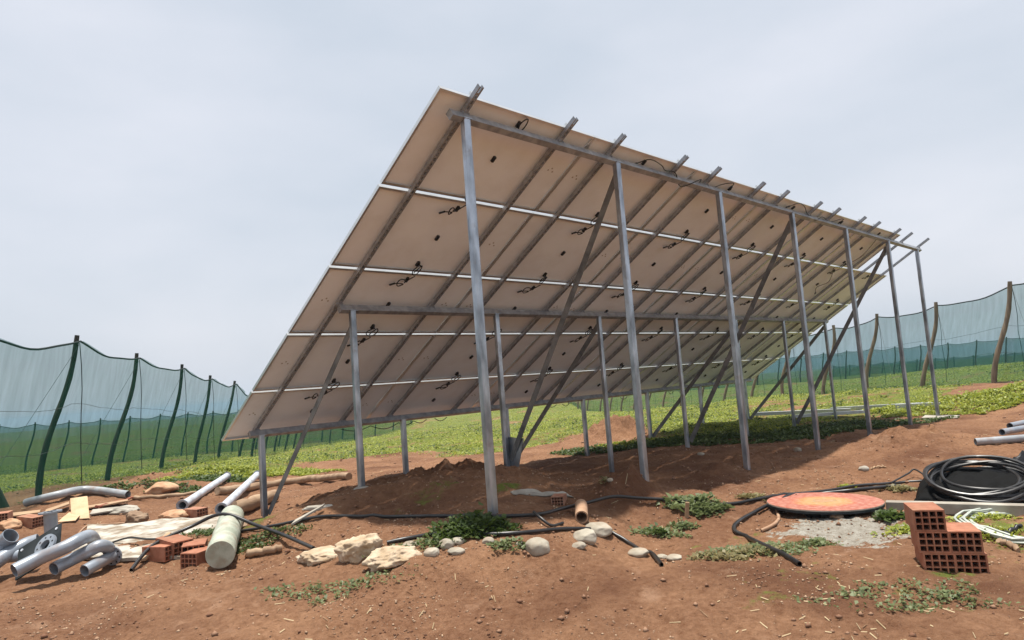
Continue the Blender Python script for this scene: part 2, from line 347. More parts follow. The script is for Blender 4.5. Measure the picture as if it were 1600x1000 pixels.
xf, yf = X.ravel(), Y.ravel()
GM = grass_mask(xf, yf)
low = np.zeros_like(GM)
for cx, cy, rx, ry, a_ in PATCH: low = np.maximum(low, a_ * soft(xf, yf, cx, cy, rx, ry))
GM = np.maximum(GM * (.60 + .5 * fbm(xf * .55, yf * .8, 4, 33)), low)
cp_ = flat(1330, 838); cp2 = flat(1260, 840)
CM = np.maximum(.66 * soft(xf, yf, cp_[0], cp_[1], .8, .85), .52 * soft(xf, yf, cp2[0], cp2[1], .7, .6))
na, nr = X.shape
idx = np.arange(na * nr).reshape(na, nr)
i0 = idx; i1 = np.roll(idx, -1, axis=0)
F = np.stack([i0[:, :-1], i0[:, 1:], i1[:, 1:], i1[:, :-1]], -1).reshape(-1, 4)
me = bpy.data.meshes.new('ground'); me.vertices.add(na * nr + 1)
co = np.stack([xf, yf, Z.ravel()], -1); co = np.vstack([co, [CAM[0], CAM[1], h1(CAM[0], CAM[1])]])
me.vertices.foreach_set('co', co.ravel())
ctr = na * nr
T = np.stack([np.full(na, ctr), i0[:, 0], i1[:, 0]], -1)
ls = np.concatenate([F.ravel(), T.ravel()]); me.loops.add(len(ls)); me.loops.foreach_set('vertex_index', ls)
me.polygons.add(len(F) + len(T)); st = np.concatenate([np.arange(len(F)) * 4, len(F) * 4 + np.arange(len(T)) * 3]); me.polygons.foreach_set('loop_start', st)
me.polygons.foreach_set('use_smooth', [True] * (len(F) + len(T)))
me.update(calc_edges=True); me.validate()
for nm, arr in (('grass', GM), ('cement', CM)):
    at_ = me.attributes.new(nm, 'FLOAT', 'POINT'); at_.data.foreach_set('value', np.append(arr, 0.0).astype(np.float32))
me.materials.append(M['ground']); go = bpy.data.objects.new('ground', me); col.objects.link(go); tag(go, kind='structure')

# ================================================================== SOLAR ARRAY
TILT = .5568934; HP = 1.1340303; WP = 2.094
ct, st_ = math.cos(TILT), math.sin(TILT)
ROT = Matrix(((1, 0, 0), (0, -ct, -st_), (0, st_, -ct)))   # columns: X, up-slope, down-normal
ORG = Vector((0, 0, 1.0))
def L(u, v, d=0.0): return ORG + ROT @ Vector((u * WP, v * HP, d))     # d = metres below the panel underside
root = empty('mounting_structure', (0, 0, 0)); tag(root, 'galvanised steel frame of posts, beams, slotted rails and braces carrying the solar panels', 'steel frame')
BV = {'top': (4.84, 0), 'mid': (2.50, 1), 'low': (.235, 2)}
POSTUR = [[.155, 1.21, 2.30, 3.41, 4.52, 5.66, 6.64], [.235, 1.285, 2.34, 3.40, 4.47, 5.54, 6.70], [.19, 1.265, 2.32, 3.34, 4.40, 5.48, 6.60]]
# slotted rails
RU = [k + o for k in range(7) for o in (.165, .775)]
railme = None
w_, h_ = .050, .045
for ru in RU:
    v0, v1 = .17, 5.115
    Lr = (v1 - v0) * HP; mb = MB(); x = w_ / 2
    # side walls with lips and a slotted underside
    mb.box((-x + .0015, Lr / 2, h_ / 2), (.003, Lr, h_)); mb.box((x - .0015, Lr / 2, h_ / 2), (.003, Lr, h_))
    mb.box((-x + .009, Lr / 2, h_ - .0035), (.012, Lr, .003)); mb.box((x - .009, Lr / 2, h_ - .0035), (.012, Lr, .003))
    y = 0.0; zc = h_ - .0035
    while y < Lr - .05:
        mb.box((0, y + .012, zc), (.006 * 2 + .0118, .024, .0028)); y += .060
    o = mb.build('rail', M['galv_dark'], root)
    p = L(ru, v0, .002); o.matrix_local = Matrix.Translation(p) @ ROT.to_4x4()
# beams (rectangular tube under the rails)
for nm, (bv, ri_) in BV.items():
    u0, u1 = (.08, .165, .12)[ri_], 6.80
    mb = MB().box((0, 0, 0), ((u1 - u0) * WP, .062, .078)); mb.box(((u1 - u0) * WP / 2 + .001, 0, 0), (.004, .066, .082)); mb.box((-(u1 - u0) * WP / 2 - .001, 0, 0), (.004, .066, .082))
    for k in range(14):
        xx = (RU[k] - (u0 + u1) / 2) * WP
        mb.box((xx, 0, -.0405), (.09, .085, .006)); mb.tube([(xx - .035, .036, -.06), (xx - .035, .036, -.02)], .006, 6); mb.tube([(xx + .035, .036, -.06), (xx + .035, .036, -.02)], .006, 6)
    o = mb.build('beam', M['galv_dark'] if nm != 'top' else M['galv_dark'], root); o.matrix_local = Matrix.Translation(L((u0 + u1) / 2, bv, .088)) @ ROT.to_4x4()
def rounded_post(sz, ch=.010):
    s = sz / 2; return [(-s + ch, -s), (s - ch, -s), (s, -s + ch), (s, s - ch), (s - ch, s), (-s + ch, s), (-s, s - ch), (-s, -s + ch)]
PB = {}
for nm, (bv, ri) in BV.items():
    for k, pu in enumerate(POSTUR[ri]):
        b = L(pu, bv, .13); sz = (.072, .066, .074)[ri]
        zb = h1(b.x, b.y); PB[(ri, k)] = Vector((b.x, b.y, zb)); top = b.z + .015
        prof = rounded_post(sz); V = []; n = 2
        for z in (zb - .35, top): V += [(b.x + a_, b.y + c_, z) for a_, c_ in prof]
        Fq = [(i, (i + 1) % 8, 8 + (i + 1) % 8, 8 + i) for i in range(8)] + [tuple(range(8, 16))]
        o = mesh('post', V, Fq, M['galv'] if ri == 0 else M['galv'], root)
        # cap plate
        cpm = MB().box((b.x, b.y, top + .002), (.10, .085, .006)); cpm.build('cap_plate', M['galv'], o)
        # concrete footing just showing
        if (ri, k) in ((0, 6), (2, 4), (2, 5), (1, 0)):
            bm = bmesh.new(); bmesh.ops.create_icosphere(bm, subdivisions=3, radius=1)
            for v in bm.verts:
                nn = 1 + .5 * float(fbm(np.array([v.co.x * 2 + k * 7]), np.array([v.co.y * 2 + v.co.z]), 3, 4)[0])
                v.co = Vector((v.co.x * .11 * nn, v.co.y * .10 * nn, v.co.z * .045 * nn))
            mm = bpy.data.meshes.new('footing'); bm.to_mesh(mm); bm.free(); mm.materials.append(M['conc']); f_ = bpy.data.objects.new('footing', mm); col.objects.link(f_); f_.parent = root; f_.location = (b.x, b.y, zb - .01)
# braces
def brace(a, b, wdt=.08):
    d = (b - a); n = d.normalized(); s = n.cross(Vector((1, 0, 0))).normalized(); t = Vector((1, 0, 0))
    V = []
    for p in (a, b):
        V += [p + t * (-.004) + s * (-wdt / 2), p + t * (.045) + s * (-wdt / 2), p + t * (.045) + s * (-wdt / 2 + .004), p + t * 0 + s * (-wdt / 2 + .004), p + t * 0 + s * (wdt / 2), p + t * (-.004) + s * (wdt / 2)]
    Fq = [(i, (i + 1) % 6, 6 + (i + 1) % 6, 6 + i) for i in range(6)] + [(5, 4, 3, 2, 1, 0), (6, 7, 8, 9, 10, 11)]
    return mesh('brace', V, Fq, M['brace'], root)
def ptop(ri, k): 
    bv = [4.84, 2.50, .235][ri]; b = L(POSTUR[ri][k], bv, .13); return b
for k in (1, 3, 5):
    a = ptop(0, k) + Vector((.042, 0.04, -.10)); b = PB[(1, k)] + Vector((.042, -.04, .10)); brace(a, b)
for k in (0, 2, 4, 6):
    a = ptop(1, k) + Vector((.042, 0.04, -.10)); b = PB[(2, k)] + Vector((.042, -.03, .05)); brace(a, b)
# gusset at the foot of the second middle post
g = PB[(1, 1)]; V = []
for x in (.040, .048): V += [(g.x + x, g.y - .01, g.z - .05), (g.x + x, g.y - .16, g.z - .02), (g.x + x, g.y - .30, g.z + .38), (g.x + x, g.y - .01, g.z + .40)]
mesh('gusset_plate', V, [(0, 1, 2, 3), (7, 6, 5, 4), (0, 4, 5, 1), (1, 5, 6, 2), (2, 6, 7, 3), (3, 7, 4, 0)], M['galv'], root)

# panels
ROWN = ['bottom row', 'second row from the bottom', 'middle row', 'second row from the top', 'top row']
COLN = ['leftmost column', 'second column', 'third column', 'fourth column', 'fifth column', 'sixth column', 'rightmost column']
pw, ph = WP - .003, HP - .030
def ring_pts(cx, cy, r, z, a0, a1, n=14, ax=1.0): return [(cx + ax * r * math.cos(a0 + (a1 - a0) * i / n), cy + r * math.sin(a0 + (a1 - a0) * i / n), z + .004 * math.sin(i)) for i in range(n + 1)]
frame_me = back_me = box_mes = None
def panel(c, r_, rr):
    global frame_me, back_me
    e = empty('solar_panel', L(c, r_) + ROT @ Vector((.0015, .013, 0)), ROT)
    tag(e, 'white-backed solar panel in the %s, %s' % (ROWN[r_], COLN[c]), 'solar panel', 'solar panels on the steel frame')
    if frame_me is None:
        mb = MB(); t = .0335
        for yy in (0.001, ph - .003): mb.box((pw / 2, yy + .001, -t / 2), (pw, .002, t))
        for xx in (0.001, pw - .003): mb.box((xx + .001, ph / 2, -t / 2), (.002, ph - .004, t))
        # lower flanges
        mb.box((pw / 2, .016, -.001), (pw - .01, .026, .0018)); mb.box((pw / 2, ph - .016, -.001), (pw - .01, .026, .0018))
        mb.box((.014, ph / 2, -.001), (.022, ph - .062, .0018)); mb.box((pw - .014, ph / 2, -.001), (.022, ph - .062, .0018))
        f = mb.build('panel_frame', M['alu'], e); frame_me = f.data
        b = MB().box((pw / 2, ph / 2, -.0255), (pw - .01, ph - .01, .003)).build('backsheet', M['back'], e)
        g_ = MB().box((pw / 2, ph / 2, -.030), (pw - .01, ph - .01, .0045)).build('cell_glass', M['cell'], e); back_me = (b.data, g_.data)
    else:
        for nm, d in (('panel_frame', frame_me), ('backsheet', back_me[0]), ('cell_glass', back_me[1])):
            o = bpy.data.objects.new(nm, d); col.objects.link(o); o.parent = e
    for yy in (.105, .475, .865):
        xx = .5 * WP - .006 + rr.uniform(-.01, .01); mb = MB().box((xx, yy * HP, -.012), (.028, .066, .024)); mb.box((xx, yy * HP, .001), (.024, .055, .004)); mb.build('junction_box', M['jbox'], e)
    # cable of the lower box: small loop, end connector
    cx = .5 * WP; y0 = .105 * HP
    k = rr.random(); r1 = rr.uniform(.06, .085)
    if r_ > 0:
        sx = rr.choice((.55, .8, 1.0, .4))
        P = [(cx, y0 + .03, -.004), (cx + .01, y0 - .01, .010)] + ring_pts(cx + .01, y0 - .07, r1, .02, math.pi / 2, math.pi * 2.4, 14, sx) + [(cx - .02, .015, .03)]
        cb = MB().tube(spline(P, 2), .0062, 6).build('cable', M['cable'], e); 
    # cable of the upper box, hanging the other way with its plug
    y1 = .865 * HP; dx = rr.uniform(-.17, -.08)
    if r_ < 4:
        s2 = rr.choice((.5, .8, 1.1)); P = [(cx + .03, ph - .01, .03), (cx + .0, y1 + .05, .02), (cx - .03, y1 - .01, .012)] + ring_pts(cx + dx, y1 - .01, rr.uniform(.045, .06), .03, 0, math.pi * 1.9, 12, 1.0 * s2) + [(cx + dx - .07, y1 - .04, .02)]
        cb = MB().tube(spline(P, 2), .0062, 6).build('cable', M['cable'], e)
        MB().tube([(cx + dx - .06, y1 - .035, .02), (cx + dx - .12, y1 - .07, .02)], .011, 8).build('plug', M['jbox'], cb)
    else:
        if c == 0:
            P = [(cx, y1 - .02, .0), (cx + .02, y1 - .06, .02)] + ring_pts(cx + .02, y1 + .03, .07, .02, -math.pi / 2, math.pi * 1.5, 14, .5) + [(cx - .02, y1 - .1, .02)]
            MB().tube(spline(P, 2), .006, 6).build('cable', M['cable'], e)
    for sx_, sy_ in ((.90, .5), (.10, .5)):
        if rr.random() < .75:
            mb = MB(); bx_, by_ = sx_ * pw, sy_ * ph + rr.uniform(-.03, .03)
            for q_ in range(3): mb.tube([(bx_ + (-.04, 0, .035)[q_], by_ + (.0, .03, -.01)[q_], -.0239), (bx_ + (-.04, 0, .035)[q_], by_ + (.0, .03, -.01)[q_], -.0225)], .011, 9)
            mb.build('stamp_marks', M['stamp'], e)
for r_ in range(5):
    for c in range(7):
        if r_ == 4 and c == 6: continue
        panel(c, r_, random.Random(r_ * 31 + c * 7 + 3))
# mid clamps between the rows are parts of the structure
mb = MB()
for r_ in range(1, 5):
    for k, ru in enumerate(RU):
        p = L(ru, r_, -.002); o = MB().box((0, 0, .0), (.045, .022, .03)).build('clamp', M['alu'], root); o.matrix_local = Matrix.Translation(p) @ ROT.to_4x4()
for k, ru in enumerate(RU[:12]):
    o = MB().box((0, .012, -.006), (.045, .03, .045)).build('end_clamp', M['alu'], root); o.matrix_local = Matrix.Translation(L(ru, 5.0, 0)) @ ROT.to_4x4()
# loose leads lying over the top beam
def lead(name, uv, label, loops=None):
    P = [L(u, v, d) for u, v, d in uv]
    e = MB().tube(spline(P, 5), .0062, 6).build(name, M['cable']); tag(e, label, 'cable'); 
    for a, b in ((P[0], P[1]), (P[-1], P[-2])):
        d = (a - b).normalized(); MB().tube([a - d * .01, a + d * .07], .013, 8).build('plug', M['jbox'], e)
    return e
lead('loose_cable', [(1.42, 4.86, .03), (1.50, 4.95, .03), (1.62, 4.93, .04), (1.70, 4.88, .03), (1.78, 4.90, .055), (1.87, 4.80, .14), (2.02, 4.93, .10), (2.1, 4.86, .04), (2.22, 4.83, .06), (2.34, 4.92, .03), (2.44, 4.98, .03), (2.47, 4.92, .02)], 'black lead wandering over the top beam between the second and third tall posts')
lead('loose_cable', [(3.38, 4.90, .03), (3.47, 4.99, .03), (3.6, 4.96, .03), (3.72, 4.88, .05), (3.85, 4.85, .13), (4.0, 4.90, .05), (4.2, 4.86, .06), (4.35, 4.93, .03), (4.42, 4.96, .03), (4.43, 4.88, .02)], 'black lead wandering over the top beam between the fourth and fifth tall posts')
lead('loose_cable', [(5.5, 4.8, .03), (5.6, 4.6, .02), (5.66, 4.3, .02), (5.5, 4.05, .03), (5.35, 3.98, .03), (5.5, 3.8, .03), (5.62, 3.6, .03), (5.5, 3.45, .03), (5.62, 3.3, .03)], 'black lead hanging down the panels near the sixth tall post')
P = [L(u, -.01, .05) for u in (.9, 1.05, 1.2)]
def droop(u0, u1, sag, n=8):
    return [L(u0 + (u1 - u0) * i / n, .14, .1) + Vector((0, 0, -sag * math.sin(math.pi * i / n))) for i in range(n + 1)]
mb = MB()
for a, b, s in ((.78, 1.02, .05), (1.02, 1.26, .07), (1.26, 1.40, .05), (1.40, 1.52, .045), (1.6, 1.72, .05), (2.9, 3.02, .04), (3.1, 3.2, .05), (4.0, 4.12, .05), (4.9, 5.0, .06), (5.1, 5.2, .05)):
    mb.tube(droop(a, b, s), .006, 6)
tag(mb.build('wiring_loom', M['cable']), 'black string wiring drooping in loops below the lowest beam', 'cable')

# ================================================================== FENCES
def fence(name, label, bases, lean, hts, side, post_m, net_m, nr_=.05, wob=.12, wires=True, first=0, group=None, ropes=True, sag=.16):
    """bases: list of (x,y); side: +1 puts the posts on the far side of the net"""
    e = empty(name, (bases[0][0], bases[0][1], h1(*bases[0]))); inv = e.matrix_world.inverted(); tag(e, label, 'fence', group)
    rg = random.Random(len(bases) * 7 + first)
    tops = []; B = []
    for (x, y), h in zip(bases, hts):
        b = Vector((x, y, h1(x, y))); B.append(b); tops.append(b + Vector((lean[0] * rg.uniform(.8, 1.1), lean[1] * rg.uniform(.8, 1.1), h)))
    pv = 14; seg = 12; V = []; cols = []
    for i in range(len(B) - 1):
        for k in range(seg + (1 if i == len(B) - 2 else 0)):
            t = k / seg
            bx = B[i].x + (B[i + 1].x - B[i].x) * t; by = B[i].y + (B[i + 1].y - B[i].y) * t; b = Vector((bx, by, h1(bx, by) - .05))
            tp = tops[i].lerp(tops[i + 1], t); tp.z -= sag * math.sin(math.pi * t) + .02
            tp.z += .025 * math.sin(9 * t + i) * math.sin(math.pi * t)
            cols.append((b, tp))
    d2 = (B[-1] - B[0]).normalized(); nrm = Vector((-d2.y, d2.x, 0)) * side
    for ci, (b, tp) in enumerate(cols):
        for j in range(pv + 1):
            t = j / pv; p = b.lerp(tp, t)
            p = p - nrm * .07 * float(vn(np.array([ci * .7]), np.array([j * .35]), i)[0]) - nrm * (.06 + .03 * math.sin(ci * 1.7) * (1 - abs(2 * t - 1)) * 1.3 + .10 * t * (1 - t)); V.append(inv @ p)
    Fq = [(i * (pv + 1) + j, (i + 1) * (pv + 1) + j, (i + 1) * (pv + 1) + j + 1, i * (pv + 1) + j + 1) for i in range(len(cols) - 1) for j in range(pv)]
    mesh('netting', V, Fq, net_m, e, True)
    mb = MB().tube([inv @ (c[1] + Vector((0, 0, .0)) - nrm * .03) for c in cols], .019, 6); mb.build('top_rope', M['rope'], e)
    if wires:
        for f_ in (.33, .60):
            MB().tube([inv @ (c[0].lerp(c[1], f_ + .015 * math.sin(i * .5)) - nrm * .14) for i, c in enumerate(cols)], .0045, 4).build('wire', M['wire'], e)
    for i, (b, tp) in enumerate(zip(B, tops)):
        top2 = tp + Vector((0, 0, .10)); pts = []
        w1 = rg.uniform(-wob, wob); ln = Vector((lean[0], lean[1], 0)); ln = ln.normalized() if ln.length > .01 else Vector((1, 0, 0))
        for k in range(9):
            t = k / 8; p = (b + Vector((0, 0, -.25))).lerp(top2, t) + nrm * .03
            p += ln * (-wob * .55 * math.sin(2 * math.pi * t) + w1 * .5 * math.sin(math.pi * t)) + d2 * (.03 * math.sin(7 * t + i)); pts.append(inv @ p)
        o = MB().tube(spline(pts, 2), [nr_ * (1.12 - .3 * k / 16) * (1 + .06 * math.sin(k * 2.1 + i)) for k in range(17)], 9).build('post', post_m, e); smooth_by_angle(o, 50)
        if ropes:
            q = tp + ln * .02; z0 = b.z + .2
            MB().tube([inv @ Vector((q.x + .02 * math.sin(k), q.y + .02 * math.cos(k * 2), q.z - .05 - (q.z - z0) * k / 6)) for k in range(7)], .008, 5).build('tie_rope', M['rope'], e)
            MB().tube([inv @ (tp - Vector((0, 0, .1))), inv @ (b - d2 * 1.6 + Vector((0, 0, .3)) + nrm * .05)], .005, 4).build('guy_wire', M['wire'], e)
    return e
Lb = [(-4.5, .5), (-2.7, 3.3), (-.87, 6.11), (.98, 8.98), (3.15, 12.14), (4.86, 14.29), (6.6, 16.8), (8.3, 19.2), (10.0, 21.7), (11.8, 24.2), (13.5, 26.7), (15.3, 29.2), (17.2, 31.9), (19.2, 34.8)]
fence('net_fence', 'green shade net fence on dark crooked posts running off along the left side', Lb, (.68, -.15), [2.5, 2.62, 2.85, 2.80, 2.83, 2.81] + [2.8] * 8, 1, M['woodgreen'], M['netleft'], .052, .10)
Lc = [(19.2, 34.8), (23, 37.5), (27, 40.5), (31, 43.5), (35, 46.5), (39, 49)]
fence('net_fence', 'far green shade net closing the field behind the low end of the panels', Lc, (.4, -.1), [2.6] * 6, 1, M['woodgreen'], M['netfar'], .05, .08, False, 3, None, False)
Rb = [(17.5, -9.0), (19.2, -6.9), (20.97, -4.58), (23.77, -1.9), (25.14, .36), (26.31, 2.53), (28.1, 5.0), (29.9, 7.5), (31.7, 10.0), (33.5, 12.5), (35.3, 15.0), (37.1, 17.5), (38.9, 20.0), (40.7, 22.5), (42.5, 25.0), (44.3, 27.5), (46.1, 30.0), (48.3, 33.3), (50.4, 36.2), (52.5, 39.2), (54.7, 42.2)]
fence('net_fence', 'teal shade net fence on brown crooked posts along the right side of the field', Rb, (.15, -.72), [3.0, 3.0, 2.85, 2.84, 2.84, 2.80] + [2.8] * 15, 1, M['woodpost'], M['net'], .072, .16)
# outer fences seen through the nets
def line(a, b, n): return [(a[0] + (b[0] - a[0]) * i / (n - 1), a[1] + (b[1] - a[1]) * i / (n - 1)) for i in range(n)]
p0 = flat(-60, 740, -1.45); 
A = CAM + ray(-80, 664) * 41; Bq = CAM + ray(560, 620) * 60
fence('net_fence', 'second green net fence across the lower field beyond the left fence', line(A[:2], Bq[:2], 16), (.6, -.2), [3.0] * 16, 1, M['woodgreen'], M['netfar'], .055, .08, False, 5, None, False)
A = CAM + ray(1720, 560) * 62; Bq = CAM + ray(960, 600) * 92
fence('net_fence', 'distant green net fence crossing the land beyond the right fence', line(A[:2], Bq[:2], 22), (.1, -.4), [3.0] * 22, 1, M['woodgreen'], M['netfar'], .07, .06, False, 6, None, False)
A = CAM + ray(1760, 560) * 95; Bq = CAM + ray(1300, 580) * 120
fence('net_fence', 'farthest low green net fence under the hazy horizon on the right', line(A[:2], Bq[:2], 16), (.1, -.4), [2.6] * 16, 1, M['woodgreen'], M['netfar'], .09, .06, False, 8, None, False)
# leaning strut at the very left
b = G(14, 792); t_ = b + Vector((-1.15, .1, 2.6))
curved('fence_strut', [b + Vector((0, 0, -.2)), b.lerp(t_, .3) + Vector((-.03, 0, 0)), b.lerp(t_, .7), t_], .085, M['woodgreen'], 'thick dark pole leaning into the net at the left edge', 'pole', seg=10)

# haze
mb = MB().box((0, 0, -14), (11600, 11600, 44)); hz = mesh('haze', mb.V, mb.F, bpy.data.materials.new('haze air')); tag(hz, kind='stuff'); hm = hz.data.materials[0]; hm.use_nodes = True; hm.node_tree.nodes.clear()
ho = N(hm.node_tree, 'ShaderNodeOutputMaterial'); hv = N(hm.node_tree, 'ShaderNodeVolumePrincipled'); hv.inputs['Color'].default_value = (.62, .78, .95, 1); hv.inputs['Density'].default_value = .0007; hm.node_tree.links.new(hv.outputs[0], ho.inputs['Volume'])
# ================================================================== LOOSE OBJECTS
def hollow_brick_mesh(W=.20, Hh=.15, Ln=.30, nx=4, nz=3, wo=.011, wi=.009):
    xs = [0, wo]; cw = (W - 2 * wo - (nx - 1) * wi) / nx
    for i in range(nx): xs.append(xs[-1] + cw); xs.append(xs[-1] + (wi if i < nx - 1 else wo))
    zs = [0, wo]; ch = (Hh - 2 * wo - (nz - 1) * wi) / nz
    for i in range(nz): zs.append(zs[-1] + ch); zs.append(zs[-1] + (wi if i < nz - 1 else wo))
    V = []; F = []; id_ = {}
    def v(i, y, k):
        key = (i, y, k)
        if key not in id_: id_[key] = len(V); V.append((xs[i] - W / 2, -Ln / 2 if y == 0 else Ln / 2, zs[k]))
        return id_[key]
    for i in range(len(xs) - 1):
        for k in range(len(zs) - 1):
            if i % 2 == 1 and k % 2 == 1:
                F.append((v(i, 0, k), v(i + 1, 0, k), v(i + 1, 1, k), v(i, 1, k))); F.append((v(i, 0, k + 1), v(i, 1, k + 1), v(i + 1, 1, k + 1), v(i + 1, 0, k + 1)))
                F.append((v(i, 0, k), v(i, 1, k), v(i, 1, k + 1), v(i, 0, k + 1))); F.append((v(i + 1, 0, k), v(i + 1, 0, k + 1), v(i + 1, 1, k + 1), v(i + 1, 1, k)))
            else:
                F.append((v(i, 0, k), v(i + 1, 0, k), v(i + 1, 0, k + 1), v(i, 0, k + 1))[::1]); F.append((v(i, 1, k), v(i, 1, k + 1), v(i + 1, 1, k + 1), v(i + 1, 1, k)))
    nx_, nz_ = len(xs) - 1, len(zs) - 1
    for i in range(nx_):
        F.append((v(i, 0, 0), v(i, 1, 0), v(i + 1, 1, 0), v(i + 1, 0, 0))); F.append((v(i, 0, nz_), v(i + 1, 0, nz_), v(i + 1, 1, nz_), v(i, 1, nz_)))
    for k in range(nz_):
        F.append((v(0, 0, k), v(0, 0, k + 1), v(0, 1, k + 1), v(0, 1, k))); F.append((v(nx_, 0, k), v(nx_, 1, k), v(nx_, 1, k + 1), v(nx_, 0, k + 1)))
    return V, F
HBV, HBF = hollow_brick_mesh()
brick_me = {}
def hollow_brick(loc, rotz, m, label, group=None, rx=0, ry=0, sc_=1.0):
    if m.name not in brick_me:
        o = mesh('hollow_brick', HBV, HBF, m); brick_me[m.name] = o.data
    else:
        o = bpy.data.objects.new('hollow_brick', brick_me[m.name]); col.objects.link(o)
    o.location = loc; o.rotation_euler = (rx, ry, rotz); o.scale = (sc_,) * 3; return tag(o, label, 'brick', group)
vz = math.atan2(MF[1], MF[0]) - math.pi / 2            # facing of a brick whose holes look at the viewer
base = at(1454, 862, 4.70); bz = h1(base.x, base.y)
TH = vz - .62 + .30
def stack_pos(ix, k):
    c0 = at(1456, 866, 4.68); xdir = Vector((math.cos(TH), math.sin(TH), 0)); return Vector((c0.x, c0.y, 0)) + xdir * (.198 * ix) + Vector((0, 0, sbz + .1405 * k))
c0 = at(1456, 866, 4.68); sbz = h1(c0.x, c0.y) - .03
names = {(0, 0): 'red hollow brick at the bottom of the taller left pile in the brick stack', (0, 1): 'red hollow brick in the middle of the taller left pile in the brick stack', (0, 2): 'red hollow brick on top of the taller left pile in the brick stack',
         (1, 0): 'red hollow brick at the bottom of the lower right pile in the brick stack', (1, 1): 'red hollow brick on top of the lower right pile in the brick stack'}
jit = random.Random(4)
for (ix, k), lb in names.items():
    p = stack_pos(ix, k) + Vector((math.cos(TH), math.sin(TH), 0)) * (-.016 * (k - 1) if ix == 0 else -.012 * k)
    hollow_brick(p, TH + jit.uniform(-.03, .03) + (0, -.015, .015)[k], M['brick'], lb, 'stacked hollow bricks in the right foreground', sc_=.93)
p = G(880, 787); hollow_brick(p + Vector((0, .05, -.02)), vz - .25, M['brick2'], 'single dusty hollow brick on the shaded soil behind the clay pipe', sc_=.62)
# lower-left hollow bricks
for (px, py, rz, tx, lb, s) in [(252, 872, vz + 1.25, 0, 'hollow brick lying nearest the pipe pile, beside the white ribbed roll', .9), (272, 864, vz + 1.0, .1, 'tilted hollow brick with a clean orange top under the black hose', 1.0), (305, 872, vz + .35, 0, 'dark hollow brick facing forward, touching the white ribbed roll', 1.0), (306, 808, vz + 1.1, 0, 'hollow brick half buried between the two white poles', .9), (47, 822, vz + 1.3, .1, 'hollow brick behind the upright flanged pipe', .9), (6, 812, vz + .4, 0, 'dark hollow brick at the left edge on the soil', .8), (312, 880, vz - .3, 0, 'hollow brick at the lower end of the white ribbed roll', .9)]:
    p = G(px, py); hollow_brick(p + Vector((0, 0, -.02)), rz, M['brick2'] if py < 830 else M['brick'], lb, rx=tx, sc_=s)

# rocks
def rock(px, py, wpx, hr, m, label, group=None, dr=.9, seed=0, rough=.16, sub=4, freq=1.6, sink=.3, crack=0, name='rock', cat='rock', rz=None):
    p = G(px, py); d = (Vector(p) - Vector(CAM)).dot(Vector(MF)); w = wpx / FPX * d
    bm = bmesh.new(); bmesh.ops.create_icosphere(bm, subdivisions=sub, radius=.5)
    c = np.array([v.co[:] for v in bm.verts]); s = seed * 13.7
    n = fbm(c[:, 0] * freq * 2 + s, c[:, 1] * freq * 2 + c[:, 2] * 1.3 * freq + s, 4, seed) + fbm(c[:, 2] * freq * 2 - s, c[:, 0] * freq * 2 - c[:, 1] * freq + 3, 4, seed + 3)
    # flat facets
    rgx = np.random.default_rng(seed)
    k = np.ones(len(c))
    for _ in range(7 + crack):
        dn = rgx.normal(size=3); dn /= np.linalg.norm(dn); cut = rgx.uniform(.36, .47); dd = c @ dn; over = np.clip(dd - cut, 0, None); c = c - over[:, None] * dn[None, :] * .85
    c = c * (1 + rough * 2 * n)[:, None]
    if crack: c = c * (1 + .10 * fbm(c[:, 0] * 14 + s, c[:, 2] * 14 + c[:, 1] * 9, 3, seed + 8))[:, None]
    a = rz if rz is not None else vz + rgx.uniform(-.3, .3); ca, sa = math.cos(a), math.sin(a)
    c = c * np.array([w, w * dr, w * hr])
    c = np.stack([c[:, 0] * ca - c[:, 1] * sa, c[:, 0] * sa + c[:, 1] * ca, c[:, 2]], -1)
    for v, q in zip(bm.verts, c): v.co = q
    me = bpy.data.meshes.new(name); bm.to_mesh(me); bm.free(); me.materials.append(m); me.polygons.foreach_set('use_smooth', [True] * len(me.polygons))
    o = bpy.data.objects.new(name, me); col.objects.link(o); o.location = p + Vector((0, 0, w * hr * (.5 - sink))) + Vector((MF[0], MF[1], 0)) * w * .3; return tag(o, label, cat, group)
cob = [(840, 868, 42, .78, 'large pale cobble standing alone in the foreground soil'), (916, 850, 40, .72, 'cream cobble with cracks in front of the broad boulder'), (936, 838, 46, .55, 'broad pale boulder leaning behind the cracked cobble'), (905, 858, 25, .5, 'small flat oval cobble at the foot of the cracked cobble'),
 (763, 851, 20, .75, 'small round cobble beside the dark bush'), (812, 856, 13, .6, 'tiny pale pebble left of the large lone cobble'), (697, 860, 26, .72, 'grey brown cobble, left one of the pair below the bush'), (714, 854, 24, .6, 'grey brown cobble, right one of the pair below the bush'), (674, 871, 25, .7, 'rounded cobble half hidden beside the broken limestone'), (713, 872, 28, .5, 'long flat cobble below the grey brown pair'), (640, 857, 24, .5, 'dull brown cobble behind the broken limestone'), (1000, 872, 34, .5, 'flat pale cobble beside the hose end'), (1036, 874, 18, .5, 'small white stone right of the hose end'), (1056, 876, 26, .4, 'low white stone at the foot of the weeds'),
 (1248, 706, 12, .75, 'round stone lying in the panel shade between tall posts'), (1096, 712, 12, .5, 'dim flat stone in the shade near a brace foot'), (955, 756, 12, .6, 'small dull stone on the crest of the dirt pile'), (1135, 873, 16, .4, 'pale stone under the weed patch'), (1151, 876, 14, .4, 'small pale stone right beside the weed patch')]
for i, (px, py, w, hr, lb) in enumerate(cob): rock(px, py, w, hr, M['rock'], lb, 'cobbles scattered on the soil', seed=i + 1, rough=.09)
